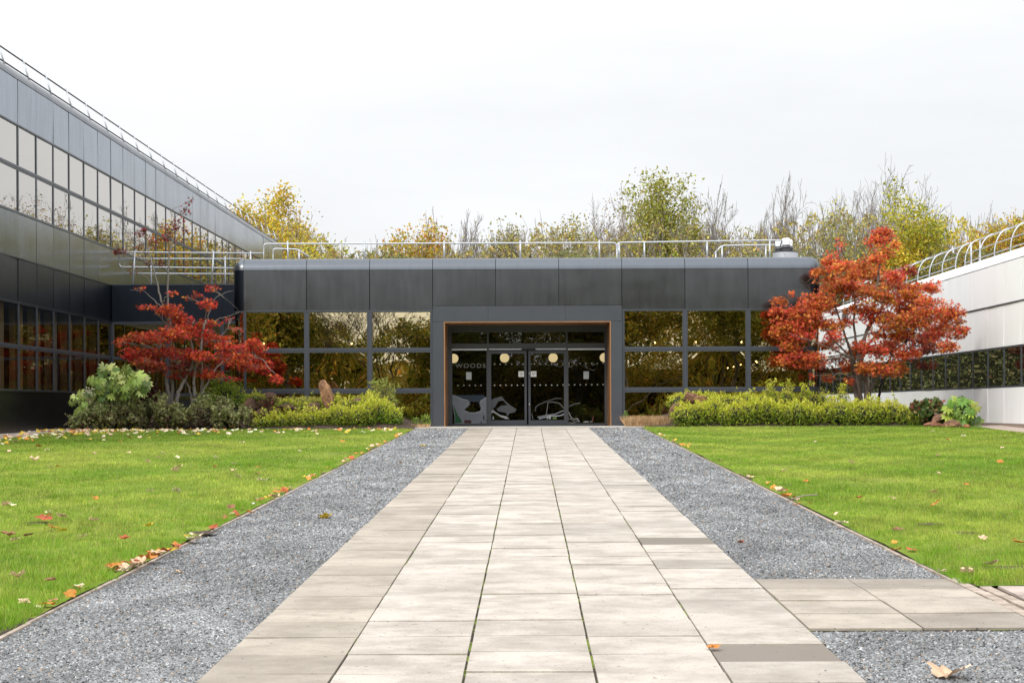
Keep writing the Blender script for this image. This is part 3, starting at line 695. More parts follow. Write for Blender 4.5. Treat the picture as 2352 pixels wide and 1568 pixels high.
ribbon(g, [(605,1440),(660,1460),(690,1490)], B, y3 - .001, (0.22, 0.22, 0.22), 8); ribbon(g, [(603,1496),(650,1497),(692,1494)], B, y3 - .002, (0.22, 0.22, 0.22), 8)
poly(g, [(700,1490),(690,1450),(715,1440),(745,1470),(748,1492)], B, y3 + .002, (0.06, 0.07, 0.06))
poly(g, [(800,1485),(830,1474),(868,1478),(880,1490),(805,1494)], B, y3, (0.32, 0.31, 0.29)); poly(g, [(885,1480),(910,1470),(925,1490),(890,1492)], B, y3, (0.15, 0.15, 0.14))
ribbon(g, [(937,1408),(930,1450),(922,1485)], B, y3, (0.22, 0.07, 0.06), 9)
g.build('painted_picture', M['decal'], sides_[1])
# room behind the doors
g = Geo(); a, b = IX0 - .3, IX1 + .3
g.add([(a, DG + 7, 1.1), (b, DG + 7, 1.1), (b, DG + 7, 5), (a, DG + 7, 5)], quads=[(0,1,2,3)])
g.add([(a, DG + .1, 1.12), (b, DG + .1, 1.12), (b, DG + 7, 1.12), (a, DG + 7, 1.12)], quads=[(0,1,2,3)])
g.add([(a, DG - .04, 4.6), (b, DG - .04, 4.6), (b, DG + 7, 4.6), (a, DG + 7, 4.6)], quads=[(0,1,2,3)])
for x in (a, b): g.add([(x, DG + .07, 1.1), (x, DG + 7, 1.1), (x, DG + 7, 5), (x, DG + .07, 5)], quads=[(0,1,2,3)])
g.build('lobby', M['black'], main)
g = Geo(); px_, pw = fx(1875), .26
g.box(px_ - .13, px_ + .13, D0 + .3, D0 + .8, 1.0, fz(900)); g.build('corner_pier', M['pier'], main)

def sphere(g, c, r, nu=16, nv=10, col=None, sq=(1, 1, 1)):
    u = np.linspace(0, 2 * math.pi, nu, endpoint=False); v = np.linspace(0, math.pi, nv)
    P = np.array([[(c[0] + sq[0] * r * math.sin(b) * math.cos(a), c[1] + sq[1] * r * math.sin(b) * math.sin(a), c[2] + sq[2] * r * math.cos(b)) for a in u] for b in v]).reshape(-1, 3)
    i = np.arange(nv - 1)[:, None] * nu; j = np.arange(nu)[None]; j2 = (j + 1) % nu
    g.add(P, quads=np.stack((i + j, i + nu + j, i + nu + j2, i + j2), -1).reshape(-1, 4), col=col)
dl = 63.2
for (x, y), lab in zip(((1042.3, 823), (1158.9, 821.9), (1270.4, 821.4), (1388, 821)), ('pale globe lamp glowing above the grey lettering, half cut off by the frame', 'pale globe lamp glowing behind the left sliding door', 'pale globe lamp glowing behind the right sliding door', 'pale globe lamp behind the right fixed pane, half hidden by the timber jamb')):
    c = W(x, y, dl); L_ = thing('pendant_lamp', lab, 'lamp', 'globe lamps inside the entrance')
    L_.location = tuple(c)
    g = Geo(); sphere(g, (0, 0, 0), 10.6 * dl / F, 20, 12); g.build('globe', M['globe'], L_, True)
    g = Geo(); g.tube([(0, 0, 10.4 * dl / F), (0, 0, 4.55 - c[2])], .008, 5); g.build('cord', M['black'], L_)
for (x, y), lab in zip(((606, 789), (807.5, 789), (1504.5, 786.7), (1598, 785.5), (1703, 785)), ('small bare bulb glowing inside the leftmost upper window of the block', 'small bare bulb glowing in the second upper window left of the door', 'small bare bulb glowing inside the upper window just right of the door', 'left bulb of the two glowing in the second upper window right of the door', 'right bulb of the two glowing in the second upper window right of the door')):
    c = W(x, y, 62.5); L_ = thing('bulb_lamp', lab, 'lamp', 'bulbs inside the block'); L_.location = tuple(c)
    g = Geo(); sphere(g, (0, 0, 0), .035, 10, 6); g.build('bulb', M['bulb'], L_, True)
    g = Geo(); g.tube([(0, 0, .03), (0, 0, max(.1, Z_PB - .1 - c[2]))], .006, 4); g.build('cord', M['black'], L_)
S = thing('string_lights', 'sagging string of small warm bulbs inside the lower windows right of the door', 'lights')
pts = [W(x, y, 64.0) for x, y in ((1671.5, 845), (1685, 842), (1701, 838), (1714, 835), (1736.5, 829.5), (1739, 832))]
g = Geo(); g.tube(np.array(pts) + np.array((0, 0, .05)), .006, 4); g.build('cable', M['black'], S)
for p in pts:
    g = Geo(); sphere(g, p, .03, 8, 6); g.build('bulb', M['bulb'], S, True)

# ---------------------------------------------------------------- wings and link
def zc_(v): return H + v
LV = dict(sill=.545, mid=1.875, gtop=3.20, joint=4.53, ub=5.87, um=7.215, ut=8.50, cb=9.86)
def wing(name, label, X, side, y_first, ny0, ny1, bands, winrows, wallmat, cop_mat, frame_mat, glass_mat, thick=12.0, gbase=1.0, reveal_skip=()):
    """a straight wing whose wall faces the courtyard at x = X; side = +1 faces +x"""
    root = thing(name, label, 'building')
    s = side; P = 2.005
    ys = [y_first + P * k for k in range(ny0, ny1 + 1)]
    def fq(g, y0, y1, z0, z1, o, gap=.013, tilt=0.0055, rim=.03):
        a, b = RNG.normal(0, tilt, 2); ym, zm = (y0 + y1) / 2, (z0 + z1) / 2
        y0 += gap; y1 -= gap; z0 += gap; z1 -= gap
        f = lambda y, z: X + s * (o + a * (y - ym) + b * (z - zm))
        v = [(f(y0, z0), y0, z0), (f(y1, z0), y1, z0), (f(y1, z1), y1, z1), (f(y0, z1), y0, z1)]
        v += [(X + s * (o - rim), p[1], p[2]) for p in v]
        q = [(0,1,2,3),(1,0,4,5),(2,1,5,6),(3,2,6,7),(0,3,7,4)]
        if s < 0: q = [t_[::-1] for t_ in q]
        g.add(v, quads=q, col=np.full(3, RNG.uniform(.78, 1.0)))
    g = Geo()
    for z0, z1 in bands:
        g = Geo()
        for a, b in zip(ys[:-1], ys[1:]): fq(g, a, b, z0, z1, 0)
        g.build('cladding', M['navy'] if (s > 0 and z1 < 6.4) else wallmat, root)
    # core behind
    g = Geo(); xa, xb = sorted((X - s * .04, X - s * thick))
    segs = bands
    for z0, z1 in segs: g.box(xa, xb, ys[0], ys[-1], z0 + .002, z1 - .002)
    g.build('wall', M['black'], root)
    ztop = bands[-1][1]; R = .38
    g = Geo(); prof = [(-R * (1 - math.cos(a)), ztop + .01 + R * math.sin(a)) for a in np.linspace(0, math.pi / 2, 9)] + [(-R - 2.0, ztop + R + .012)]
    step = 4
    for k in range(0, len(ys) - 1, step):
        a, b = ys[k] + .008, ys[min(k + step, len(ys) - 1)] - .008
        path = [((X, a), (s, 0)), ((X, b), (s, 0))]
        sweep(g, prof, path if s < 0 else path[::-1])
    g.build('roof_coping', cop_mat, root, True)
    for rows in winrows:
        z0, z1 = rows[0][0], rows[-1][1]
        for k, (a, b) in enumerate(zip(ys[:-1], ys[1:])):
            if (k, rows[0][0]) in reveal_skip: continue
            g = Geo(); f = .05 if s > 0 else .032
            def bx(y0, y1, za, zb, o=0.012, dd=.09): g.box(*sorted((X + s * o, X - s * dd)), y0, y1, za, zb)
            bx(a + .002, a + f, z0, z1); bx(b - f, b - .002, z0, z1)
            zz_ = [z0] + [(rows[i][1] + rows[i + 1][0]) / 2 for i in range(len(rows) - 1)] + [z1]
            for i, z in enumerate(zz_):
                h_ = .07 if 0 < i < len(zz_) - 1 else .05
                lo, hi = (z, z + h_) if i == 0 else ((z - h_, z) if i == len(zz_) - 1 else (z - h_, z + h_))
                bx(a + f, b - f, lo + .001, hi - .001, .009)
                if 0 < i < len(zz_) - 1: bx(a + f, b - f, z - .012, z + .012, .025, -.008)
            wn = g.build('window', frame_mat, root)
            for i in range(len(rows)):
                lo, hi = zz_[i] + .05, zz_[i + 1] - .05
                tl, tk = RNG.normal(0, .0016, 2); gg = Geo()
                c4 = [(y_, z_) for y_, z_ in ((a + f, lo), (b - f, lo), (b - f, hi), (a + f, hi))]
                v = [(X - s * .010 + s * (tl * (y_ - a - 1) + tk * (z_ - (lo + hi) / 2)), y_, z_) for y_, z_ in c4]
                gg.add(v, quads=[(0, 1, 2, 3) if s > 0 else (3, 2, 1, 0)]); gg.build('pane', M['clear_glass'] if (s > 0 and rows[0][0] < 4) else glass_mat, wn)
    return root, ys
Lz = {k: zc_(v) for k, v in LV.items()}
LX = -15.26
skip = {(k, Lz['sill']) for k in range(0, 60) if k > 12}
def wing_trim(root, X, s, y0, y1, zs, mat):
    for z in zs:
        g = Geo(); g.box(*sorted((X + s * .03, X - s * .02)), y0, y1, z - .022, z + .022); g.build('trim', mat, root)
left, lys = wing('glazed_wing', 'tall dark metal and glass office wing with ribbon windows, left of the lawn', LX, 1, 54.09, -7, 29,
    [(1.03, Lz['sill']), (Lz['gtop'], Lz['joint']), (Lz['joint'], Lz['ub']), (Lz['ut'], Lz['cb'])],
    [[(Lz['sill'], Lz['mid']), (Lz['mid'], Lz['gtop'])], [(Lz['ub'], Lz['um']), (Lz['um'], Lz['ut'])]], M['wing_panel'], M['coping'], M['frame'], M['wing_glass'], reveal_skip=skip)
wing_trim(left, LX, 1, lys[0], lys[-1], (Lz['sill'], Lz['gtop'], Lz['joint'], Lz['ub'], Lz['ut']), M['coping'])
g = Geo()   # rooms inside: back wall, floors, ceilings
ya, yb = lys[0], lys[-1]
for z0, z1, xd in ((Lz['sill'] - .3, Lz['gtop'], -9), (Lz['ub'] - .2, Lz['ut'], -9)):
    g.add([(LX + xd, ya, z0), (LX + xd, yb, z0), (LX + xd, yb, z1), (LX + xd, ya, z1)], quads=[(0,1,2,3)])
g.box(LX - 12, LX - .1, ya, ya + .1, 1, Lz['cb'])
g.box(LX - 12, LX - .1, yb - .1, yb, 1, Lz['cb'])
g.build('interior', M['interior'], left)
g = Geo()
for k in range(0, 13): g.box(LX - .62, LX - .30, lys[k] + 1.15, lys[k] + 1.5, Lz['sill'] - .4, Lz['gtop'] - .02)
g.build('inner_column', M['column'], left)
g = Geo()
for k in range(len(lys) - 1):
    if RNG.random() < .45: g.box(LX - .24, LX - .22, lys[k] + .1, lys[k + 1] - .1, Lz['ut'] - RNG.uniform(.4, 1.25), Lz['ut'] - .02)
g.build('window_blind', M['column'], left)
RX = 15.05
Rz = dict(sill=zc_(.575), wt=zc_(1.85), mid=zc_(3.20), cb=zc_(4.52))
right, rys = wing('white_wing', 'low white panelled office wing with one dark window band, right of the lawn', RX, -1, 55.2, -9, 24,
    [(1.16, Rz['sill']), (Rz['wt'], Rz['mid']), (Rz['mid'], Rz['cb'])], [[(Rz['sill'], Rz['wt'])]], M['white'], M['white'], M['frame'], M['wing_glass'], gbase=1.1)
wing_trim(right, RX, -1, rys[0], rys[-1], (Rz['mid'] - .0,), M['frame'])
g = Geo(); g.add([(RX + 8, rys[0], 1), (RX + 8, rys[-1], 1), (RX + 8, rys[-1], Rz['cb']), (RX + 8, rys[0], Rz['cb'])], quads=[(3,2,1,0)]); g.box(RX + .1, RX + 11, rys[0], rys[0] + .1, 1, Rz['cb']); g.build('interior', M['interior'], right)
g = Geo(); g.box(RX - .02, RX + .06, rys[0], rys[-1], .95, 1.165); g.build('plinth', M['pier'], right)
g = Geo()
for k in range(8):
    z = W(1954, 738, 85.6)[2] + k * .085; g.box(RX - .06, RX - .012, 85.0, 86.5, z, z + .02)
g.build('vent_louvre', M['frame'], right)
g = Geo(); g.box(LX - .05, LX + .015, lys[0], lys[-1], .9, 1.035); g.build('plinth', M['concrete'], left)

link = thing('link_building', 'low dark navy link block between the left wing and the office block', 'building')
DL = 66.1; lx_a, lx_b = LX + .02, fx(560)
lk = [LX + .02 + 2.02 * i for i in range(4)]
zlt = H + (938.5 - 653.5) * DL / F
g = Geo()
for a, b in zip(lk[:-1], lk[1:]): panel(g, a, b, Lz['gtop'] - .02, zlt, DL, .006, .0015)
g.build('cladding', M['navy'], link)
g = Geo(); g.box(lx_a + .01, lk[-1], DL + .04, DL + 8, Lz['gtop'], zlt - .03); g.box(lx_a + .01, lk[-1], DL + .04, DL + 8, 1, zc_(.3)); g.build('wall', M['black'], link)
g = Geo(); g.box(lx_a, lk[-1], DL - .02, DL + 8, zlt - .028, zlt + .012); g.build('roof', M['frame'], link)
for a, b in zip(lk[:-1], lk[1:]):
    g = Geo(); f = .07; y0, y1 = DL - .004, DL + .09
    g.box(a + .002, a + f, y0, y1, 1.05, Lz['gtop'] - .03); g.box(b - f, b - .002, y0, y1, 1.05, Lz['gtop'] - .03)
    for z in (Lz['gtop'] - .11, Lz['mid'] - .06, Lz['sill'] - .08): g.box(a + f, b - f, y0 + .003, y1, z, z + .1)
    wn = g.build('window', M['frame'], link)
    for z0, z1 in ((Lz['mid'] + .04, Lz['gtop'] - .11), (Lz['sill'] + .02, Lz['mid'] - .06), (1.1, Lz['sill'] - .08)): quadpane(a + f, b - f, z0, z1, DL + .05, M['glass'], wn)
g = Geo(); g.add([(lx_a, DL + 4, 1), (lk[-1], DL + 4, 1), (lk[-1], DL + 4, 5), (lx_a, DL + 4, 5)], quads=[(0,1,2,3)]); g.build('interior', M['interior'], link)

# ---------------------------------------------------------------- railings and roof plant
def bend(pts, r=.12, n=5):
    """round the corners of a polyline"""
    p = [np.array(q, float) for q in pts]; out = [p[0]]
    for i in range(1, len(p) - 1):
        a, b = p[i - 1] - p[i], p[i + 1] - p[i]; la, lb = np.linalg.norm(a), np.linalg.norm(b); rr = min(r, la * .45, lb * .45)
        s_, e_ = p[i] + a / la * rr, p[i] + b / lb * rr
        for t_ in np.linspace(0, 1, n): out.append((1 - t_) ** 2 * s_ + 2 * t_ * (1 - t_) * p[i] + t_ ** 2 * e_)
    out.append(p[-1]); return out
RT = .026
zr = Z_CT - .03
def railing(label, rails, posts, extra=(), r=RT, mats=('galv', 'galv'), cat='railing'):
    root = thing('roof_railing', label, cat)
    for pl in rails:
        g = Geo(); g.tube(bend(pl), r, 8); g.build('rail', M[mats[0]], root, True)
    for pl in posts:
        g = Geo(); g.tube(bend(pl), r * 1.15, 8); g.build('post', M[mats[1]], root, True)
    return root
dr = 60.6
down = lambda p, z: np.array((p[0], p[1], z))
# front rail of the block
a = W(605.5, 560, dr); b = W(1416, 557.5, dr)
railing('long galvanised handrail along the front roof edge of the block, left of centre joint',
        [[down(a, zr), a, b, down(b, zr)]], [[W(x, 553.5 - (x - 660) * .0035, dr), down(W(x, 560, dr), zr)] for x in (660.8, 836.8, 1020, 1195, 1376.5)])
a = W(1418, 557, dr + .35); b = W(1797, 551.6, dr + .35)
railing('galvanised handrail on the roof running right to the flue cluster',
        [[down(a, zr), a, b, b + np.array((.05, 1.0, -.15))]], [[W(x, 556.5 - (x - 1420) * .0132, dr + .35), down(W(x, 556, dr + .35), zr)] for x in (1422, 1480, 1624, 1768)])
a = W(1657, 564, 63.0); b = W(1789, 562.5, 63.0)
railing('short low galvanised guard rail with a sloping end beside the flue cluster',
        [[W(1640, 583, 63), W(1658, 564, 63), W(1788, 562, 63), W(1797, 556, 63)]], [[W(x, 564, 63), down(W(x, 564, 63), zr)] for x in (1658.5, 1759)] + [[W(1644, 577, 63), down(W(1644, 577, 63), zr)]])
railing('small galvanised guard rail with a sloping end at the left end of the block roof',
        [[down(W(627, 571, 62.5), zr), W(627, 571, 62.5), W(684, 572.5, 62.5), W(712, 591, 62.5)]], [[W(687, 574, 62.5), down(W(687, 574, 62.5), zr)]])
# link railings
do = 66.6
o1, o2 = W(274, 579, do), W(274, 613, do)
railing('outer galvanised railing with two rails and leaning posts on the link roof',
        [[W(605, 581.7, do), o1, o2, W(536, 615.5, do)]], [[W(310, 575, do), W(305, 655, do - .1)], [W(490.7, 576.5, do), W(486, 655, do - .1)], [W(575.5, 577, do), W(575, 640, do)]])
di = 70.5
railing('inner galvanised railing with two rails set back on the link roof',
        [[W(560, 594.5, di), W(311, 594, di), W(311, 628, di), W(536, 629, di)]], [[W(347, 592, di), down(W(347, 592, di), zlt)], [W(517, 589, di), down(W(517, 589, di), zlt)]])
# left wing railing
yy = [53.5 + 2.63 * k for k in range(-1, 23)]
zt_ = Lz['cb'] + .38
railing('black capped handrail with pale leaning posts along the roof of the tall left wing',
        [[(LX - .42, yy[0], zt_ + .56), (LX - .42, yy[-1], zt_ + .56)], [(LX - .26, yy[0], zt_ + .06), (LX - .26, yy[-1], zt_ + .06)]],
        [[(LX - .20, y, zt_ - .1), (LX - .43, y, zt_ + .66)] for y in yy], r=.024, mats=('rail_black', 'galv'))
ye = yy[-1]
hoop = [(LX - .42, ye, zt_ + .56), (LX - .42, ye + 1.6, zt_ + .56), (LX - .42, ye + 3.0, zt_ + .3), (LX - .42, ye + 3.6, zt_ - .1)]
railing('curved galvanised hoops where the left wing railing turns down at its far end',
        [hoop, [(p[0] - .8, p[1] + .3, p[2]) for p in hoop], [(LX - .42, ye + 1, zt_ + .56), (LX - 1.3, ye + 1, zt_ + .56)], [(LX - .42, ye + 2.6, zt_ + .4), (LX - 1.3, ye + 2.6, zt_ + .4)]], [[(LX - 1.22, ye + .3, zt_ + .56), (LX - 1.22, ye + .3, zt_ - .05)]])
# right wing hooped guards
zb_ = Rz['cb'] + .38
def hoopguard(label, y0, y1, step, ends):
    ys_ = np.arange(y0, y1 + .01, step)
    xo, hh, b0 = .55, .92, .25
    def arc(y): return [(RX + b0, y, zb_ - .05)] + [(RX + b0 + xo * (1 - math.cos(a)), y, zb_ + .05 + (hh - .05) * math.sin(a)) for a in np.linspace(0.1, math.pi / 2, 8)]
    am = math.asin(.42); mx_, mz_ = RX + b0 + xo * (1 - math.cos(am)), zb_ + .05 + (hh - .05) * .42
    rails = [[(RX + b0 + xo, ys_[0], zb_ + hh), (RX + b0 + xo, ys_[-1], zb_ + hh)], [(mx_, ys_[0], mz_), (mx_, ys_[-1], mz_)], [(RX + b0 + .02, ys_[0], zb_ + .1), (RX + b0 + .02, ys_[-1], zb_ + .1)]]
    root = thing('roof_guard', label, 'railing')
    for i, pl in enumerate(rails):
        g = Geo(); g.tube(pl, .027 if i == 0 else .018, 8); g.build('rail', M['galv'], root, True)
    for y in ys_:
        g = Geo(); g.tube(arc(y), .021, 8); g.build('hoop', M['galv'], root, True)
    ye_ = ys_[0] if ends < 0 else ys_[-1]
    g = Geo(); g.tube([(RX + b0 + xo, ye_ + ends * .06, zb_ + hh), (RX + b0 + xo, ye_ + ends * .06, zb_ - .05)], .03, 8); g.build('post', M['galv'], root, True)
hoopguard('nearer run of curved galvanised hoops on the white wing roof', 47.3, 63.4, 2.0, 1)
hoopguard('farther run of curved galvanised hoops on the white wing roof, behind the red maple', 64.7, 88.8, 2.1, -1)
# flue cluster
fl = thing('roof_flue', 'cluster of white capped dark flues on a white round curb, right roof end', 'flue')
cF = W(1804, 588, 62.6); kF = 62.6 / F
def lathe(g, cx, cy, prof, n=20, col=None):
    a = np.linspace(0, 2 * math.pi, n, endpoint=False); m_ = len(prof)
    P = np.array([[(cx + r * math.cos(t_), cy + r * math.sin(t_), z) for t_ in a] for r, z in prof]).reshape(-1, 3)
    i = np.arange(m_ - 1)[:, None] * n; j = np.arange(n)[None]; j2 = (j + 1) % n
    g.add(P, quads=np.stack((i + j, i + j2, i + n + j2, i + n + j), -1).reshape(-1, 4), tris=[((m_ - 1) * n, (m_ - 1) * n + k, (m_ - 1) * n + k + 1) for k in range(1, n - 1)], col=col)
zf = lambda y: W(1804, y, 62.6)[2]
g = Geo(); lathe(g, cF[0], cF[1], [(29 * kF, zr - .1), (29 * kF, zf(580.5)), (28 * kF, zf(579.5))], 28); g.build('curb', M['galv'], fl)
g = Geo(); lathe(g, cF[0], cF[1], [(30 * kF, zf(580)), (29 * kF, zf(578))], 28); g.build('curb_cap', M['black'], fl)
for dx, dy in ((-11, .35), (0, -.2), (11, .35)):
    cx, cy = cF[0] + dx * kF, cF[1] + dy
    g = Geo(); lathe(g, cx, cy, [(9 * kF, zf(579)), (9 * kF, zf(572)), (11.5 * kF, zf(570)), (8.8 * kF, zf(563.5))]); fu = g.build('flue_pipe', M['frame_dark'], fl)
    g = Geo(); lathe(g, cx, cy, [(8.6 * kF, zf(563.5)), (8.8 * kF, zf(557.5)), (8.2 * kF, zf(557)), (9.2 * kF, zf(556.5)), (9.2 * kF, zf(551)), (7 * kF, zf(548.6)), (2 * kF, zf(548))]); g.build('flue_cap', M['white'], fu)

# ---------------------------------------------------------------- plants
LANCE = (np.array([(-.5, 0, 0), (0, .14, .03), (.5, 0, -.05), (0, -.14, .03)]), [(0, 1, 2), (0, 2, 3)])
LANCE2 = (np.array([(-.5, 0, 0), (0, .3, .05), (.5, 0, -.05), (0, -.3, .05)]), [(0, 1, 2), (0, 2, 3)])
OVAL = (np.array([(-.5, 0, 0), (-.15, .3, .04), (.25, .24, .02), (.55, 0, -.06), (.25, -.24, .02), (-.15, -.3, .04)]), [(0, 1, 5), (1, 2, 5), (2, 4, 5), (2, 3, 4)])
def star(n, lobe=.55, wn=.16, droop=-.1):
    v, t_ = [(0, 0, 0)], []
    for i in range(n):
        a = math.pi * 2 * i / n
        v += [(wn * math.cos(a - .6), wn * math.sin(a - .6), .02), (lobe * math.cos(a), lobe * math.sin(a), droop), (wn * math.cos(a + .6), wn * math.sin(a + .6), .02)]
        k = 1 + 3 * i; t_ += [(0, k, k + 1), (0, k + 1, k + 2)]
    return np.array(v), t_
STAR = star(5, .58, .2, -.08)
PALM = (lambda s: s)(None)
def palmate(nl=8):
    v, t_ = [(0, 0, 0)], []
    for i in range(nl):
        a = -2.5 + 5.0 * i / (nl - 1); L1 = .5 * (1 - .25 * abs(i - (nl - 1) / 2) / (nl / 2)); ca, sa = math.cos(a), math.sin(a)
        def q(r, s_, z): return (r * ca - s_ * sa, r * sa + s_ * ca, z)
        v += [q(.28 * L1, -.045, .04), q(.62 * L1, -.088, .02), q(1.0 * L1, 0, -.09), q(.62 * L1, .088, .02), q(.28 * L1, .045, .04)]
        k = 1 + 5 * i; t_ += [(0, k, k + 4), (k, k + 1, k + 3), (k, k + 3, k + 4), (k + 1, k + 2, k + 3)]
    return np.array(v), t_
PALM = palmate(8)
def broadleaf():
    th = np.linspace(0, 2 * math.pi, 25, endpoint=False); r = .30 + .24 * np.abs(np.cos(2.5 * th)) ** .8 - .06 * np.cos(th)
    r = r * (1 + .05 * np.sin(11 * th)); inner = .5
    v = [(0, 0, 0)] + [(inner * a * math.cos(b), inner * a * math.sin(b), .05) for a, b in zip(r, th)] + [(a * math.cos(b), a * math.sin(b), .02 + .08 * math.cos(3 * b)) for a, b in zip(r, th)]
    t_ = []
    for i in range(25):
        j = (i + 1) % 25; t_ += [(0, 1 + i, 1 + j), (1 + i, 26 + i, 26 + j), (1 + i, 26 + j, 1 + j)]
    return np.array(v), t_
FALLEN = broadleaf()
def mixcol(n, cols, wts, jit=.25, rng=RNG):
    c = np.array(cols, float)[rng.choice(len(cols), n, p=np.array(wts, float) / sum(wts))]
    return c * np.exp(rng.normal(0, jit, (n, 1))) * np.exp(rng.normal(0, jit * .25, (n, 3)))
def ball(n, rng=RNG):
    v = rng.normal(size=(n, 3)); v /= np.linalg.norm(v, axis=1)[:, None]; return v * rng.random((n, 1)) ** (1 / 3.)
def curve(a, b, sag, n=7, wob=.04, rng=RNG):
    a, b = np.asarray(a, float), np.asarray(b, float); t_ = np.linspace(0, 1, n)[:, None]
    L0 = np.linalg.norm(b - a); m_ = (a + b) / 2 + np.array((0, 0, sag * L0))
    p = (1 - t_) ** 2 * a + 2 * t_ * (1 - t_) * m_ + t_ ** 2 * b
    w_ = rng.normal(size=(n, 3)) * wob * L0; w_[0] = 0; w_[-1] = 0
    return p + w_

def maple(label, conv, d0, stems, pads, palette, bark, keep_front=None, dens=1.0, leafsize=.115, seed=1, spread_d=1.6, group=None):
    rng = np.random.default_rng(seed)
    root = thing('maple_tree', label, 'tree', group)
    k = d0 / F
    gt = Geo(); gb = gt; gl = Geo(); nodes = []
    for pts, r0, r1 in stems:
        n = len(pts); dd = d0 + rng.normal(0, .12, n).cumsum() * .6 + np.linspace(0, rng.normal(0, .5), n)
        P = np.array([W(*conv(p), q) for p, q in zip(pts, dd)])
        # refine
        tt = np.linspace(0, n - 1, n * 5); Pi = np.stack([np.interp(tt, np.arange(n), P[:, i]) for i in range(3)], -1)
        for _ in range(3): Pi[1:-1] = .25 * Pi[:-2] + .5 * Pi[1:-1] + .25 * Pi[2:]
        Pi[1:-1] += rng.normal(0, .012, Pi[1:-1].shape)
        Pi[0, 2] -= .5
        rr = np.linspace(r0, r1, len(Pi)); gt.tube(Pi, rr, 7, col=np.array(bark) * rng.uniform(.8, 1.15))
        nodes += [(p, r) for p, r in zip(Pi[2:], rr[2:])]
    NP = np.array([n[0] for n in nodes]); NR = np.array([n[1] for n in nodes])
    for pd in pads:
        cx, cy, rx, ry = pd[:4]; den = pd[4] if len(pd) > 4 else 1.0; tone = pd[5] if len(pd) > 5 else 1.0
        x_, y_ = conv((cx, cy)); sxx = conv((cx + rx, cy))[0] - x_
        off_ = rng.normal(-.35, spread_d * .42)
        dc = d0 + off_
        if keep_front and keep_front(x_): dc = min(dc, 58.2 - sxx * k * .3)
        c = W(x_, y_, dc); R = np.array((sxx * k * 1.02, max(.18, sxx * k * .75), (conv((cx, cy + ry))[1] - y_) * k))
        if keep_front and keep_front(x_): R[1] = min(R[1], 58.9 - dc)
        dist = np.linalg.norm((NP - c) * np.array((1, 1, 1.0)), axis=1) + np.where(NP[:, 2] > c[2] + .1, 1.5, 0) + np.abs(NP[:, 2] - c[2] + .35) * .3
        j = int(np.argmin(dist)); br = curve(NP[j], c - np.array((0, 0, R[2] * .3)), .08, 8, .03, rng)
        gb.tube(br, np.linspace(min(NR[j] * .6, .035), .009, len(br)), 5, col=np.array(bark) * rng.uniform(.8, 1.2))
        nsub = max(4, int(7 * R[0] / .8)); sub = c + ball(nsub, rng) * R * .8
        for s_ in sub:
            st_ = br[rng.integers(3, len(br))]; tw = curve(st_, s_, .05, 5, .05, rng); gb.tube(tw, np.linspace(.009, .004, 5), 4, col=np.array(bark) * rng.uniform(.8, 1.25), cap=False)
            for _ in range(3):
                e_ = s_ + ball(1, rng)[0] * R * np.array((.45, .45, .5)); gb.tube(curve(tw[3], e_, .03, 4, .05, rng), np.linspace(.006, .003, 4), 3, col=np.array(bark) * rng.uniform(.8, 1.3), cap=False)
        n = int(dens * den * 900 * (R[0] * R[2]) / (.8 * .5)) + 6
        ci = rng.integers(0, nsub, n)
        pos = sub[ci] + rng.normal(size=(n, 3)) * np.array((.20, .20, .075)) * (R[0] / .9 * .6 + .4)
        lo = rng.random(n) < .35; pos[lo] = c + ball(lo.sum(), rng) * R * np.array((1.08, 1.0, 1.0))
        q = np.linalg.norm((pos - c) / R, axis=1); pos = pos[q < 1.2]; n = len(pos)
        if keep_front and keep_front(x_): pos[:, 1] = np.minimum(pos[:, 1], 58.85)
        cols = mixcol(n, *palette, .30, rng) * tone; cols[:, 1] *= rng.uniform(.65, 1.35); cols *= rng.uniform(.82, 1.1)
        gl.leaves(pos, leafsize * rng.uniform(.6, 1.25, n), STAR, np.clip(cols, 0, .8), up=.6, spread=.85, face=(0, -.6, 0), rng=rng)
    gt.build('trunk', M['bark_grey'], root, True); gl.build('foliage', M['leaf'], root)
    return root
RED = ([(.58, .095, .035), (.63, .18, .035), (.50, .055, .040), (.24, .055, .022), (.68, .29, .05)], [34, 34, 14, 11, 7])
DARKRED = ([(.20, .022, .014), (.28, .045, .014), (.09, .016, .010), (.11, .05, .014)], [40, 25, 20, 15])
cl_ = lambda p: (.3164 * p[0] + 257.3, .3164 * p[1] + 441)
stemsL = [([(412,1545),(408,1450),(398,1370),(350,1190),(345,1100),(420,990),(372,850),(335,700),(300,550),(262,430),(238,280)], .085, .012),
          ([(428,1545),(440,1440),(436,1360),(425,1200),(432,1010),(402,830),(404,600),(412,480),(430,390),(500,190),(570,70)], .075, .008),
          ([(462,1545),(488,1440),(525,1365),(590,1250),(580,1130),(560,1000),(600,930)], .085, .02),
          ([(600,1545),(598,1450),(592,1350),(604,1250),(640,1140),(700,1080),(860,1080)], .08, .02),
          ([(628,1545),(652,1450),(655,1330),(640,1150),(660,1000),(682,930)], .07, .03),
          ([(590,1545),(560,1430),(540,1380),(480,1250),(380,1150),(200,1100)], .05, .012),
          ([(620,1545),(700,1360),(780,1240),(900,1180),(1080,1200),(1190,1330)], .045, .008),
          ([(690,1000),(760,920),(850,900),(925,868)], .018, .006), ([(690,950),(720,800),(790,740),(880,715)], .016, .005),
          ([(745,1080),(790,1040),(850,985),(970,995)], .014, .005), ([(370,840),(300,780),(240,720),(130,710)], .016, .005), ([(420,990),(340,900),(290,835),(200,835)], .02, .006)]
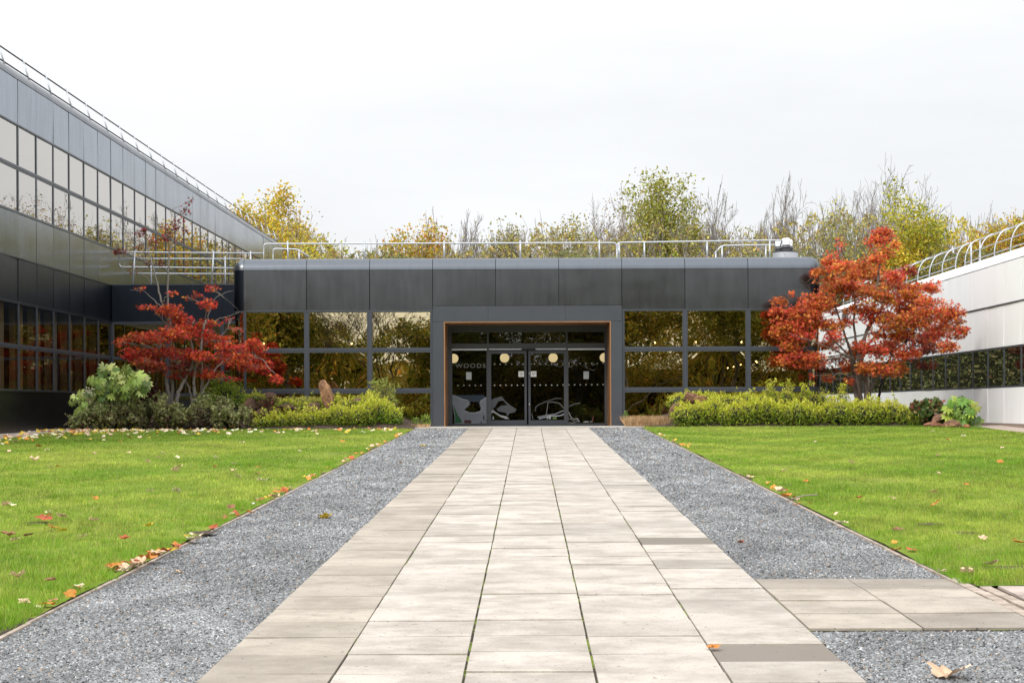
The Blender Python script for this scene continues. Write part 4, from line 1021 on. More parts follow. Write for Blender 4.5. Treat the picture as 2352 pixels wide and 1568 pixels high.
padsL = [(230,1060,150,50),(420,1040,170,58),(600,1020,130,55),(740,1075,130,55),(160,1170,110,55),(330,1170,170,58),(530,1180,150,45),(700,1190,130,42),(860,1130,110,55),(900,1220,130,55),(1040,1160,105,75),(1100,1270,80,65),(1190,1360,55,38),(1000,1270,100,45),(70,1090,60,35,.6),(330,1275,120,38,.9,.6),(480,1325,120,32,.8,.5),(700,1320,110,36),(860,1360,90,22,.7),(560,1260,160,40,.7,.45),(250,1235,110,30,.8,.7),
         (420,860,95,60),(250,835,75,20,.8),(480,905,60,38),(555,925,50,26,.7),(690,815,70,45,.8),(735,700,60,26,.6),(690,950,90,36),(550,985,80,40),(470,950,70,30),(850,920,40,20,.4),
         (205,700,45,22,.4),(440,735,40,20,.5),(550,770,45,25,.4,.6),(620,740,40,30,.4,.6),(1020,1090,60,40),(880,1000,60,30,.3)]
conL = lambda x: x > 520
maple('red Japanese maple with spreading layered crown and pale stems, left of the entrance', cl_, 57.4, [(p, a * .8, b) for p, a, b in stemsL], padsL, ([(.56, .050, .022), (.60, .11, .022), (.46, .030, .030), (.20, .030, .014), (.64, .20, .03)], [38, 24, 20, 12, 6]), (.28, .25, .22), conL, 1.35, .108, 3, 1.3)
bpy.context.view_layer.update()
# the sparse dark leaves high on the bare pale stems belong to the same tree
rngT = np.random.default_rng(11); gl = Geo(); gb = Geo()
for cx, cy, rx, ry, n in ((60,430,48,30,36),(35,440,30,16,30),(200,300,55,35,36),(230,280,30,14,24),(300,350,60,30,40),(410,270,60,40,60),(480,230,60,60,50),(350,510,40,30,36),(260,520,30,20,16),(540,130,55,55,26),(530,290,40,35,22),(570,60,30,25,10),(400,330,50,30,40),(160,560,40,40,10),(480,350,40,40,20),(190,400,40,25,16)):
    c = W(*cl_((cx, cy)), 57.4 + rngT.normal(0, .4)); R = np.array((rx, rx * .8, ry)) * .3164 * 57.4 / F
    pos = c + ball(n, rngT) * R; gl.leaves(pos, .10 * rngT.uniform(.6, 1.2, n), STAR, mixcol(n, [(.10,.018,.014),(.22,.02,.018),(.42,.03,.02)], [55,30,15], .25, rngT), up=.3, spread=1, face=(0, -.4, 0), rng=rngT)
    st_ = W(*cl_((300 if cx < 320 else 420, cy + 90)), 57.4)
    b_ = curve(st_, c, .02, 7, .03, rngT); gb.tube(b_, np.linspace(.012, .005, 7), 4, col=(.30, .26, .23))
    for _ in range(5): gb.tube(curve(b_[rngT.integers(3, 7)], c + ball(1, rngT)[0] * R * 1.2, .04, 5, .06, rngT), np.linspace(.007, .003, 5), 3, col=(.22, .17, .15), cap=False)
mt = [o for o in COL.objects if o.name.startswith('maple_tree')][0]
gl.build('upper_leaves', M['leaf'], mt); gb.build('upper_twigs', M['bark_grey'], mt, True)

cr_ = lambda p: (.3106 * p[0] + 1745.6, .3106 * p[1] + 514.5)
stemsR = [([(730,1370),(712,1260),(690,1150),(695,1010),(645,870),(620,790),(560,620),(470,420)], .095, .01),
          ([(748,1370),(742,1250),(736,1130),(722,960),(702,840),(690,650),(700,480),(640,330)], .085, .01),
          ([(785,1370),(788,1250),(778,1100),(742,980),(762,850),(830,700),(868,460),(890,240),(905,80)], .095, .012),
          ([(790,1370),(815,1220),(860,1150),(905,1075),(1050,960),(1250,810),(1420,770)], .07, .01),
          ([(765,1370),(735,1240),(705,1060),(700,1000),(560,935),(400,870),(240,820)], .06, .01),
          ([(742,980),(850,830),(960,700),(1120,600),(1330,560)], .045, .008), ([(690,1000),(560,880),(430,700),(260,640),(120,600)], .035, .006),
          ([(470,640),(400,570),(330,470),(270,400)], .014, .004), ([(440,610),(360,560),(300,500),(235,455)], .012, .004), ([(400,570),(380,500),(345,440),(300,415)], .010, .004), ([(762,850),(900,620),(1020,440),(1100,340)], .03, .007)]
padsR = [(905,75,85,45,.9),(860,135,95,45),(900,205,90,40),(880,280,70,55),(1000,150,40,50,.6),(590,140,40,35,.3),(600,170,30,25,.3),(535,265,75,55),(470,385,90,55),(620,350,120,65),(760,330,115,75),(880,390,100,55),(1000,385,80,45),(1090,350,70,38,.8,.65),(140,580,60,35),(230,515,25,18,.6),(180,680,110,65),(330,670,120,75),(440,570,110,75),(560,500,120,75),(700,480,130,75),(860,540,140,75),(1010,500,120,65),(1150,500,115,55),(1280,470,75,45),(1100,600,140,70),(1240,620,140,65),(1400,640,110,60),(170,790,90,65),(300,800,120,65),(420,740,90,55),(250,885,110,50),(540,760,80,45),(680,640,90,35,.6),(850,680,120,60),(1000,720,130,65),(1150,720,120,60),(1320,760,140,65),(1450,800,95,40),(1260,860,130,55),(1390,905,80,40),(530,890,90,50,.8),(680,970,80,50),(820,920,120,60),(960,930,120,65),(1100,955,100,50),(880,1060,150,60),(1010,1070,80,55),(300,1000,120,55),(190,1000,80,35),(410,1010,90,45),(650,1050,70,40),(500,1140,50,25,.7),(660,1160,40,22,.7),(380,1120,30,14,.5),(540,620,60,40,.5),(1480,720,40,30,.6)]
conR = lambda x: x < 1896
maple('broad orange red Japanese maple with full crown rising behind the right hedge', cr_, 58.9, stemsR, [(a[0], a[1], a[2], a[3] * 1.36, *a[4:]) for a in padsR] + [(620, 440, 90, 60, .7), (760, 610, 90, 60, .6), (560, 830, 80, 50, .55), (900, 800, 100, 55, .6), (640, 720, 70, 50, .5), (1060, 840, 110, 60, .7), (720, 900, 60, 40, .4), (330, 560, 60, 50, .6), (1180, 660, 100, 50, .7)], RED, (.15, .115, .095), conR, 1.6, .110, 5, 1.6)
maple('darker maple with leaning black stem half hidden behind the broad red maple', cr_, 61.0, [([(860,1380),(885,1270),(895,1180),(912,1090),(960,980),(1080,860)], .055, .015), ([(905,1120),(1050,1010),(1200,1000)], .02, .01), ([(912,1090),(820,1020),(600,1060),(480,1080)], .02, .008)],
      [(1090,850,120,70),(1150,760,120,60),(1230,1040,90,45),(1000,850,80,45,.8),(1290,920,90,40),(480,1075,95,45),(560,1010,70,40,.8),(1180,940,80,40)], DARKRED, (.045, .035, .03), None, 1.1, .11, 8, .5)

# shrubs -----------------------------------------------------------------
def blobcloud(blobs, n_per_m2, rng):
    """points just under the surface of ellipsoids (x,y,rx,ry in photo px at distance d, depth radius rd)"""
    out, nrm = [], []
    B = []
    for x, y, rx, ry, d, rd in blobs:
        c = W(x, y, d); B.append((c, np.array((rx * d / F, rd, ry * d / F))))
    for c, R in B:
        n = int(n_per_m2 * 4 * (R[0] * R[2] + R[1] * R[2] + R[0] * R[1])); v = rng.normal(size=(n, 3)); v /= np.linalg.norm(v, axis=1)[:, None]
        r_ = 1 - .28 * rng.random(n) ** 1.3; lump = 1 + .20 * np.sin(v[:, 0] * 9 + c[0] * 7) * np.sin(v[:, 2] * 8 + c[1]) + .07 * rng.normal(size=n)
        p = c + v * R * (r_ * lump)[:, None]
        keep = np.ones(n, bool)
        for c2, R2 in B:
            if c2 is c: continue
            keep &= (((p - c2) / (R2 * .72)) ** 2).sum(1) > 1
        out.append(p[keep]); nrm.append(v[keep])
    return np.concatenate(out), np.concatenate(nrm), B
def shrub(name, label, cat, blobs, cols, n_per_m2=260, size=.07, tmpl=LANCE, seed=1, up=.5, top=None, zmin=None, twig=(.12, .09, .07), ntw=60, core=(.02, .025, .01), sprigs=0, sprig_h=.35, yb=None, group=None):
    rng = np.random.default_rng(seed); root = thing(name, label, cat, group)
    if name == 'grey_shrub':
        nb_ = []
        for x, y, rx, ry, d, rd in blobs:
            for _ in range(6): nb_.append((x + rng.uniform(-.75, .75) * rx, y + rng.uniform(-.6, .55) * ry, rx * rng.uniform(.35, .6), ry * rng.uniform(.35, .6), d + rng.uniform(-.3, .3), rd * .6))
        blobs = nb_
    p, nv, B = blobcloud(blobs, n_per_m2, rng)
    lowest = gz(blobs[0][4]) + .03; ok = p[:, 2] > (zmin if zmin is not None else lowest)
    if yb: ok &= p[:, 1] < yb
    p, nv = p[ok], nv[ok]; n = len(p)
    c = mixcol(n, *cols, .22, rng)
    if top is not None:      # fresh growth on the crown tips
        zt = np.clip((nv[:, 2] * .9 + .25 + rng.normal(0, .22, n)), 0, 1)[:, None]; c = c * (1 - zt) + mixcol(n, *top, .18, rng) * zt
    gl = Geo(); dirs = nv * .8 + np.array((0, 0, .5)) + rng.normal(0, .5, (n, 3))
    gl.leaves(p, size * rng.uniform(.6, 1.3, n), tmpl, np.clip(c, 0, .8), up=up, spread=.8, face=(0, -.3, 0), rng=rng, dirs=dirs)
    gt = Geo()
    for _ in range(ntw):
        c0, R0 = B[rng.integers(len(B))]; v = rng.normal(size=3); v /= np.linalg.norm(v); v[2] = abs(v[2])
        a = np.array((c0[0] + rng.normal(0, .15), c0[1], max(gz(c0[1]), c0[2] - R0[2]))); b = c0 + v * R0 * rng.uniform(.8, 1.12)
        gt.tube(curve(a, b, .1, 6, .06, rng), np.linspace(.012, .004, 6), 4, col=np.array(twig) * rng.uniform(.7, 1.3), cap=False)
    for _ in range(sprigs):
        k_ = rng.integers(n)
        for _t in range(20):
            if nv[k_, 2] > .55: break
            k_ = rng.integers(n)
        a = p[k_]; b = a + np.array((rng.normal(0, .1), rng.normal(0, .06), sprig_h * rng.uniform(.5, 1.2))); cv = curve(a, b, .02, 5, .03, rng)
        gt.tube(cv, np.linspace(.006, .003, 5), 4, col=(.2, .2, .06), cap=False); m_ = 16
        pp = cv[rng.integers(1, 5, m_)] + rng.normal(0, .035, (m_, 3)); gl.leaves(pp, size * rng.uniform(.7, 1.3, m_), tmpl, np.clip(mixcol(m_, *(top or cols), .2, rng), 0, .8), up=.4, spread=.9, rng=rng)
    gl.build('foliage', M['shrub_leaf'], root)
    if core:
        for c0, R0 in B: sphere(gt, c0, 1.0, 14, 9, np.array(core), tuple(R0 * .62))  # near-black cores painted as the shade inside the foliage, merged into the stems mesh
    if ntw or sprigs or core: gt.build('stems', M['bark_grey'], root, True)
    return root
LIME = ([(.56, .57, .045), (.62, .60, .09), (.46, .53, .035), (.60, .50, .13)], [40, 25, 25, 10])
HEDGE = ([(.17, .26, .022), (.30, .38, .028), (.08, .13, .014), (.34, .29, .06)], [40, 25, 25, 10])
rb = np.random.default_rng(21)
def rowblobs(x0, x1, step, ytop, ybot, d, rd, rx, jy=5):
    out = []; x = x0
    while x <= x1:
        yt = (ytop(x) if callable(ytop) else ytop) + rb.normal(0, jy); out.append((x, (yt + ybot) / 2, rx * rb.uniform(.7, 1.3), (ybot - yt) / 2 * 1.06, d + rb.normal(0, .14), rd * rb.uniform(.85, 1.1))); x += step
    return out
shrub('lime_hedge', 'long lime yellow hedge in front of the right maple', 'hedge', rowblobs(1568, 2110, 24, lambda x: 923 + 4 * math.sin(x * .021) if x < 2060 else 923 + (x - 2060) * .5, 982, 57.05, .62, 26, 6), HEDGE, 560, .10, LANCE, 31, .5, LIME, gz(57) + .03, core=(.02, .022, .008), sprigs=70, sprig_h=.24)
shrub('lime_hedge', 'pale yellow back hedge between the rocks and the right windows', 'hedge', rowblobs(1560, 1890, 22, 903, 950, 58.35, .42, 25, 2.5), ([(.20,.27,.02),(.36,.34,.06),(.12,.18,.02)],[40,30,30]), 500, .085, LANCE, 32, .5, LIME, 1.5, yb=58.92, sprigs=10, sprig_h=.25)
for i, (x, y, h_) in enumerate(((1806, 912, .55), (1770, 905, .45), (1850, 908, .4), (1935, 915, .5))):
    rr = ['tall lime sprig left of the corner pier, the leafiest of the sprigs', 'thin lime sprig rising in front of the second window right of the door', 'wispy lime sprig in front of the dark corner of the block', 'lime sprig rising between the corner pier and the maple trunk'][i]
    shrub('hedge_sprig', rr, 'shrub', [(x, y - 4, 14 - 3 * (i in (1, 2)), 15, 58.0, .2)], HEDGE, 380, .10, LANCE, 40 + i, .4, LIME, 1.5, core=None, ntw=10, sprigs=6, sprig_h=h_ * .55, group='sprigs above the right hedge')
shrub('lime_hedge', 'bright lime low hedge along the lawn edge left of the door', 'hedge', rowblobs(606, 850, 22, lambda x: 948 - max(0, (x - 720)) * .20, 986, 56.7, .6, 26, 6), HEDGE, 560, .10, LANCE, 33, .5, LIME, gz(57) + .03, sprigs=46, sprig_h=.22)
shrub('lime_bush', 'rounded brighter green bush at the right end of the left hedge', 'shrub', [(868, 948, 42, 32, 56.9, .6), (900, 958, 27, 24, 56.8, .5), (850, 930, 30, 28, 57.3, .5)], ([(.14,.27,.018),(.25,.36,.02),(.08,.15,.012)],[40,35,25]), 700, .09, LANCE, 34, .5, LIME, gz(57) + .03, sprigs=14, sprig_h=.15)
shrub('trimmed_hedge', 'low trimmed yellow hedge under the left windows, behind the standing stone', 'hedge', rowblobs(640, 850, 20, 912, 950, 58.25, .45, 24, 2), ([(.20,.27,.02),(.36,.33,.07),(.12,.17,.02)],[40,30,30]), 560, .075, LANCE, 35, .5, ([(.44,.43,.06),(.50,.42,.13),(.34,.40,.04)],[40,30,30]), 1.5, yb=58.9, sprigs=8, sprig_h=.2)
shrub('tall_herb', 'wispy pale green seed head clump beside the left window corner near the door', 'plant', [(872, 912, 25, 22, 57.9, .4), (895, 925, 18, 26, 57.8, .35)], ([(.30,.34,.06),(.42,.38,.13),(.22,.28,.04)],[40,30,30]), 420, .10, LANCE, 36, .3, None, 1.4, core=None, ntw=50, sprigs=30, sprig_h=.4)
shrub('feathery_plant', 'feathery yellow green plant right of the left maple stems', 'plant', [(515, 905, 28, 26, 58.0, .45), (545, 918, 26, 18, 57.7, .4), (490, 920, 25, 18, 57.6, .4)], ([(.20,.30,.025),(.32,.38,.04),(.12,.2,.02)],[40,35,25]), 520, .11, LANCE, 37, .2, None, 1.5, ntw=40, sprigs=24, sprig_h=.3)
GREY = ([(.16, .165, .05), (.25, .25, .09), (.075, .08, .025), (.20, .10, .055)], [34, 24, 22, 20])
for i, (lab, bl) in enumerate((
    ('low grey green spreading shrub under the fingered leaf shrub at the left end', [(215, 968, 40, 25, 55.6, .5), (250, 962, 28, 28, 55.8, .5), (180, 980, 24, 14, 55.3, .35)]),
    ('drooping grey green shrub, second from the left wing along the bed front', [(295, 960, 28, 28, 55.9, .5), (330, 955, 26, 30, 56.2, .5)]),
    ('grey green bushy shrub below the pale maple stems', [(383, 952, 26, 34, 56.0, .5), (415, 962, 26, 24, 55.9, .5), (362, 940, 20, 26, 56.5, .5)]),
    ('twiggy brown and grey shrub between the rocks at mid bed', [(465, 950, 24, 32, 56.2, .45), (500, 938, 30, 28, 56.5, .5)]),
    ('grey green dome shrub next to the left end of the lime hedge', [(533, 955, 25, 30, 56.1, .5), (508, 968, 20, 18, 55.9, .4), (558, 963, 18, 20, 56.2, .4)]))):
    cols = GREY if i != 3 else ([(.22,.15,.10),(.17,.17,.09),(.30,.24,.17)], [40,35,25])
    shrub('grey_shrub', lab, 'shrub', bl, cols, 400, .085, OVAL, 50 + i, .4, ([(.30,.30,.13),(.22,.24,.08)],[50,50]), None, (.20, .14, .10), 170, (.035, .026, .018), 46, .22, group='grey shrubs along the left bed')
shrub('dark_red_shrub', 'dark red leaved shrub between the fingered leaf shrub and the maple stems', 'shrub', [(345, 905, 24, 24, 57.3, .4), (335, 925, 26, 22, 57.0, .4), (300, 930, 25, 25, 57.2, .4)], ([(.06,.015,.014),(.10,.02,.016),(.04,.02,.012)],[50,30,20]), 420, .08, OVAL, 61, .4, None, None, ntw=30)
shrub('dark_red_shrub', 'low reddish ground shrub among the rocks left of the standing stone', 'shrub', [(640, 948, 30, 12, 57.1, .4), (610, 930, 25, 14, 57.5, .4), (590, 962, 24, 14, 56.7, .35)], ([(.12,.04,.03),(.18,.06,.045),(.10,.12,.03)],[40,30,30]), 420, .07, OVAL, 62, .4, None, None, ntw=30, core=None)
shrub('green_ground_shrub', 'fresh green patch of low shrubs between the rocks left of the standing stone', 'shrub', [(585, 915, 34, 12, 58.0, .4), (660, 930, 28, 14, 57.6, .4), (700, 935, 34, 12, 57.5, .35), (760, 925, 26, 16, 57.8, .4), (800, 930, 26, 16, 57.6, .4)], ([(.20,.29,.03),(.30,.36,.05),(.12,.18,.02)],[40,30,30]), 560, .085, LANCE, 63, .4, LIME, None, ntw=30, sprigs=10, sprig_h=.2)
# broad castor-leaf shrubs
def palm_shrub(label, leaves_xy, d, size, cols, seed, base):
    rng = np.random.default_rng(seed); root = thing('broadleaf_shrub', label, 'shrub'); gl = Geo(); gt = Geo(); b0 = W(*base, d)
    for x, y in leaves_xy:
        dd = d + rng.uniform(-.45, .35); c = W(x + rng.normal(0, 3), y + rng.normal(0, 3), dd); m_ = mixcol(1, *cols, .2, rng)
        gl.leaves(c[None], size * rng.uniform(.75, 1.2), PALM, np.clip(m_, 0, .8), up=.9, spread=.28, face=(0, -.75, 0), rng=rng, dirs=np.array([(rng.normal(0, .5), -.4, -.7)]))
        a = b0 + np.array((rng.normal(0, .15) + (c[0] - b0[0]) * .35, rng.normal(0, .1), (c[2] - b0[2]) * .35)); gt.tube(curve(a, c + np.array((0, .02, -.02)), .12, 6, .03, rng), np.linspace(.013, .006, 6), 5, col=(.22, .24, .09))
        gt.tube(curve(b0, a, .05, 4, .04, rng), np.linspace(.02, .013, 4), 5, col=(.18, .13, .08))
    gl.build('foliage', M['shrub_leaf'], root); gt.build('stems', M['bark_grey'], root, True); return root
rp = np.random.default_rng(71); pts = []
for _ in range(74):
    a = rp.uniform(0, 6.28); r = math.sqrt(rp.random()); pts.append((282 + 58 * r * math.cos(a), 880 + 42 * r * math.sin(a)))
for _ in range(30):
    a = rp.uniform(0, 6.28); r = math.sqrt(rp.random()); pts.append((205 + 48 * r * math.cos(a), 935 + 38 * r * math.sin(a)))
pts += [(236, 843), (266, 848), (255, 843), (232, 853), (215, 872), (203, 868), (170, 915), (166, 955), (172, 975), (190, 972), (320, 905), (335, 885)]
fat = palm_shrub('pale green shrub with broad fingered leaves in front of the left wing', pts, 55.9, .45, ([(.42,.52,.13),(.28,.38,.08),(.55,.62,.22),(.10,.16,.03)],[38,26,22,14]), 72, (255, 965))
g = Geo()
for _ in range(26):
    c = W(204 + rp.normal(0, 9), 901 + rp.normal(0, 7), 55.5); sphere(g, c, .028, 8, 6, (.55, .52, .36)); g.tube([c, W(206, 915, 55.6)], .005, 4, col=(.5, .5, .35))
g.build('flower_head', M['decal'], fat)
pts = []
for _ in range(70):
    a = rp.uniform(0, 6.28); r = math.sqrt(rp.random()); pts.append((2208 + 34 * r * math.cos(a), 943 + 26 * r * math.sin(a)))
for x, y in ((2200,924),(2212,922),(2225,926),(2240,960),(2248,970),(2236,975),(2242,982),(2222,972),(2226,980),(2190,960),(2184,952)): pts.append((x, y))
palm_shrub('glossy green shrub with broad fingered leaves at the right end of the right bed', pts, 55.6, .46, ([(.12,.24,.03),(.19,.31,.04),(.06,.13,.02),(.33,.42,.06)],[42,22,24,12]), 73, (2210, 975))
shrub('hydrangea', 'dark hydrangea with reddish leaves between the lime hedge and the white wall', 'shrub', [(2115, 945, 26, 24, 56.6, .5), (2145, 940, 28, 24, 56.8, .5), (2165, 952, 22, 20, 56.5, .45)], ([(.07,.12,.03),(.12,.16,.05),(.20,.07,.05),(.26,.16,.06)],[45,30,15,10]), 190, .18, OVAL, 64, .5, None, None, ntw=24)
shrub('small_green_shrub', 'small green shrub at the foot of the grey portal, left of the door', 'shrub', [(978, 965, 12, 14, 58.0, .25), (955, 968, 10, 10, 57.8, .2)], ([(.16,.26,.03),(.26,.34,.05)],[60,40]), 420, .085, LANCE, 65, .4, None, None, core=None, ntw=14)
shrub('small_green_shrub', 'small green shrub at the foot of the grey portal, right of the door', 'shrub', [(1437, 955, 7, 12, 58.3, .2)], ([(.12,.21,.04),(.2,.3,.05)],[60,40]), 420, .08, LANCE, 66, .4, None, None, core=None, ntw=10)
# dry straw grass
def straw(label, x0, x1, y, hpx, d, n, seed):
    rng = np.random.default_rng(seed); g = Geo(); P0 = np.array([W(x, y, d + rng.uniform(-.5, .5)) for x in rng.uniform(x0, x1, n)])
    P0[:, 2] = gz(P0[:, 1]) + .0; hh = hpx * d / F * rng.uniform(.5, 1.1, n); a = rng.uniform(0, 6.28, n); ln = hh * rng.uniform(.2, .9, n)
    tip = P0 + np.stack((np.cos(a) * ln, np.sin(a) * ln, hh), -1); s_ = np.zeros((n, 3)); s_[:, 0] = .011
    V = np.stack((P0 - s_, P0 + s_, tip), 1).reshape(-1, 3); c = mixcol(n, [(.42,.27,.13),(.50,.36,.2),(.30,.17,.08)], [40,30,30], .2, rng)
    g.add(V, tris=np.arange(3 * n).reshape(-1, 3), col=np.repeat(c, 3, 0)); o = g.build('dry_grass', M['dry_leaf']); return tag(o, label, 'dry grass')
straw('clump of straw coloured dry grass right of the door between portal and rocks', 1437, 1535, 975, 26, 57.4, 2600, 81)
straw('thin patch of dry reddish stalks at the bed corner left of the door', 905, 985, 975, 10, 57.3, 700, 82)

# rocks
def rock(label, x, y, rx, ry, d, seed, tint=(1, 1, 1), lean=0.0, rd=None, top=1.0):
    rng = np.random.default_rng(seed); c = W(x, y, d); k = d / F; nu, nv = 40, 28; g = Geo()
    R = np.array((rx * k, rd or rx * k * .8, ry * k)); u = np.linspace(0, 2 * math.pi, nu, endpoint=False); v = np.linspace(0.001, math.pi - .001, nv)
    U, V_ = np.meshgrid(u, v); n3 = np.stack((np.sin(V_) * np.cos(U), np.sin(V_) * np.sin(U), np.cos(V_)), -1); n3 = np.sign(n3) * np.abs(n3) ** .82
    pl = rng.normal(size=(20, 3)); pl /= np.linalg.norm(pl, axis=1)[:, None]; dd = rng.uniform(.62, .92, 20)
    q = np.einsum('ijk,lk->ijl', n3, pl); r = np.minimum(1.1, np.min(np.where(q > .15, dd / np.maximum(q, .15), 9), axis=2))
    f_ = rng.normal(size=(6, 3)) * 6; ph = rng.uniform(0, 6, 6); r = r * (1 + sum(.022 * np.sin(n3 @ f_[i] + ph[i]) + .012 * np.sin(n3 @ f_[i] * 2.7 + ph[i]) for i in range(6)))
    P = n3 * r[..., None]; tp = 1 + (top - 1) * (P[..., 2:3] + 1) / 2; P[..., :2] *= tp; P = P * R; P[..., 0] += lean * P[..., 2]
    P = (P + c).reshape(-1, 3); i = np.arange(nv - 1)[:, None] * nu; j = np.arange(nu)[None]; j2 = (j + 1) % nu
    g.add(P, quads=np.stack((i + j, i + nu + j, i + nu + j2, i + j2), -1).reshape(-1, 4), col=np.array(tint)); o = g.build('rock', M['rock']); return tag(o, label, 'rock')
tag(rock('tall brown standing stone leaning left above the hedge', 751, 915, 17, 40, 57.55, 5, (2.1, 1.85, 1.5), -.30, .34, .9), 'tall brown standing stone leaning left above the hedge', 'standing stone')
for a_ in (('flat brown rock right of the standing stone, half covered by the hedge', 813, 924, 33, 12, 57.75, 2, (.85, .8, .75)),
           ('dark brown boulder just left of the standing stone foot', 718, 940, 26, 18, 57.3, 3, (.7, .65, .62)),
           ('wedge shaped dark rock with a slanting top, left of the dark boulder', 663, 938, 24, 13, 57.2, 4, (.75, .65, .6), -.6),
           ('rounded brown boulder under the leftmost block window', 615, 917, 20, 15, 58.0, 5, (.95, .85, .8)),
           ('brown boulder at the right edge of the feathery plant', 572, 932, 22, 20, 57.5, 6, (.85, .75, .7)),
           ('small dark rock at the left end of the lime hedge', 598, 952, 18, 12, 57.0, 7, (.6, .5, .45)),
           ('wide dark brown rock low behind the grey shrubs', 455, 955, 30, 25, 56.9, 8, (.6, .48, .4)),
           ('small brown rock between the left hedge and the bright bush', 772, 950, 22, 10, 57.2, 9, (.9, .8, .85)),
           ('upright brown rock at the left end of the right hedge', 1549, 945, 13, 28, 57.5, 10, (1.15, 1.0, .95), .5),
           ('broad reddish brown rock lying on top of the right hedge', 1590, 914, 26, 13, 57.9, 11, (1.1, .85, .75)),
           ('tan brown rock to the right of the broad rock on the right hedge', 1615, 921, 22, 12, 57.75, 12, (1.6, 1.25, 1.1)),
           ('slab like rusty rock in front of the hydrangea', 2150, 976, 26, 9, 55.3, 13, (1.7, 1.2, .9), -.5),
           ('leaning brown rock behind the rusty slab by the hydrangea', 2160, 960, 24, 14, 55.9, 14, (1.2, .95, .85), .8),
           ('grey brown lichen covered boulder below the glossy fingered shrub', 2187, 977, 29, 13, 55.0, 15, (1.7, 1.5, 1.3)),
           ('small rusty stone at the right end of the right rock group', 2222, 980, 10, 7, 54.6, 16, (2.0, 1.3, .9))): rock(*a_)
# soil mounds of the two beds
def mound(x0, x1, y0, y1, h):
    xs_ = np.linspace(x0, x1, 60); ys_ = np.linspace(y0, y1, 14); X, Y = np.meshgrid(xs_, ys_)
    s_ = np.clip((Y - y0) / (y1 - y0) * 1.5, 0, 1); e_ = np.clip(np.minimum((X - x0), (x1 - X)) / 1.0, 0, 1)
    Z = gz(Y) + .005 + h * (s_ * s_ * (3 - 2 * s_)) * e_ + .02 * np.sin(X * 5) * np.sin(Y * 7) * s_
    g = Geo(); nx, ny = len(xs_), len(ys_); i = np.arange(ny - 1)[:, None] * nx + np.arange(nx - 1)[None]
    g.add(np.stack((X, Y, Z), -1).reshape(-1, 3), quads=np.stack((i, i + 1, i + nx + 1, i + nx), -1).reshape(-1, 4)); return kind(g.build('soil_bed', M['soil'], None, True), 'structure')
mound(-14.1, -3.4, 55.65, 58.9, .42); mound(3.45, 14.0, 56.35, 58.9, .40)
sheet('soil_bed', [-15.2, 15.1], [58.92, 66.2], 0.0, M['soil'])

# ---------------------------------------------------------------- background trees
def skeleton(rng, h, levels, gnarl, upness, nb, trunk_r, multi, forks, ratios, spreads, lead, minr=.013):
    lines, tips = [], []
    def grow(p, d, ln, r, lv):
        n = (6, 8, 5, 4, 3)[lv]; pts = [p]; dirs = d
        for i in range(n):
            dirs = dirs + rng.normal(0, gnarl, 3) + np.array((0, 0, upness * .12)); dirs = dirs / np.linalg.norm(dirs); pts.append(pts[-1] + dirs * ln / n)
        pts = np.array(pts); r1 = max(minr * .75, r * (.6 if lv == 0 else .3)); lines.append((pts, np.linspace(r, r1, n + 1), lv))
        if lv >= levels - 1: tips.append(pts[-1]); tips.append(pts[n // 2]); return
        k = nb[lv]; fork = forks[lv]
        for j in range(k):
            t_ = fork + (1 - fork) * (j + rng.random()) / k; q = t_ * n; i0 = min(int(q), n - 1); bp = pts[i0] + (q - i0) * (pts[i0 + 1] - pts[i0])
            ax = pts[i0 + 1] - pts[i0]; ax /= np.linalg.norm(ax); pr = np.cross(ax, rng.normal(size=3)); pr /= np.linalg.norm(pr)
            nd = ax * rng.uniform(.55, .95) + pr * spreads[lv] * rng.uniform(.5, 1.35) + np.array((0, 0, upness * .5)); nd /= np.linalg.norm(nd)
            rr = r + (r1 - r) * t_
            grow(bp, nd, ln * rng.uniform(*ratios[lv]) * (1.1 - .35 * t_ if lv else 1), max(minr, rr * rng.uniform(.34, .5) * (1.35 if lv == 0 else 1)), lv + 1)
        tips.append(pts[-1])
    for m_ in range(multi):
        d = np.array((rng.normal(0, .08 + .10 * (multi > 1)), rng.normal(0, .08), 1.0)); grow(np.array((rng.normal(0, .5) * (multi > 1), rng.normal(0, .5) * (multi > 1), 0.0)), d / np.linalg.norm(d), h * lead * rng.uniform(.9, 1.1), trunk_r, 0)
    return lines, np.array(tips)
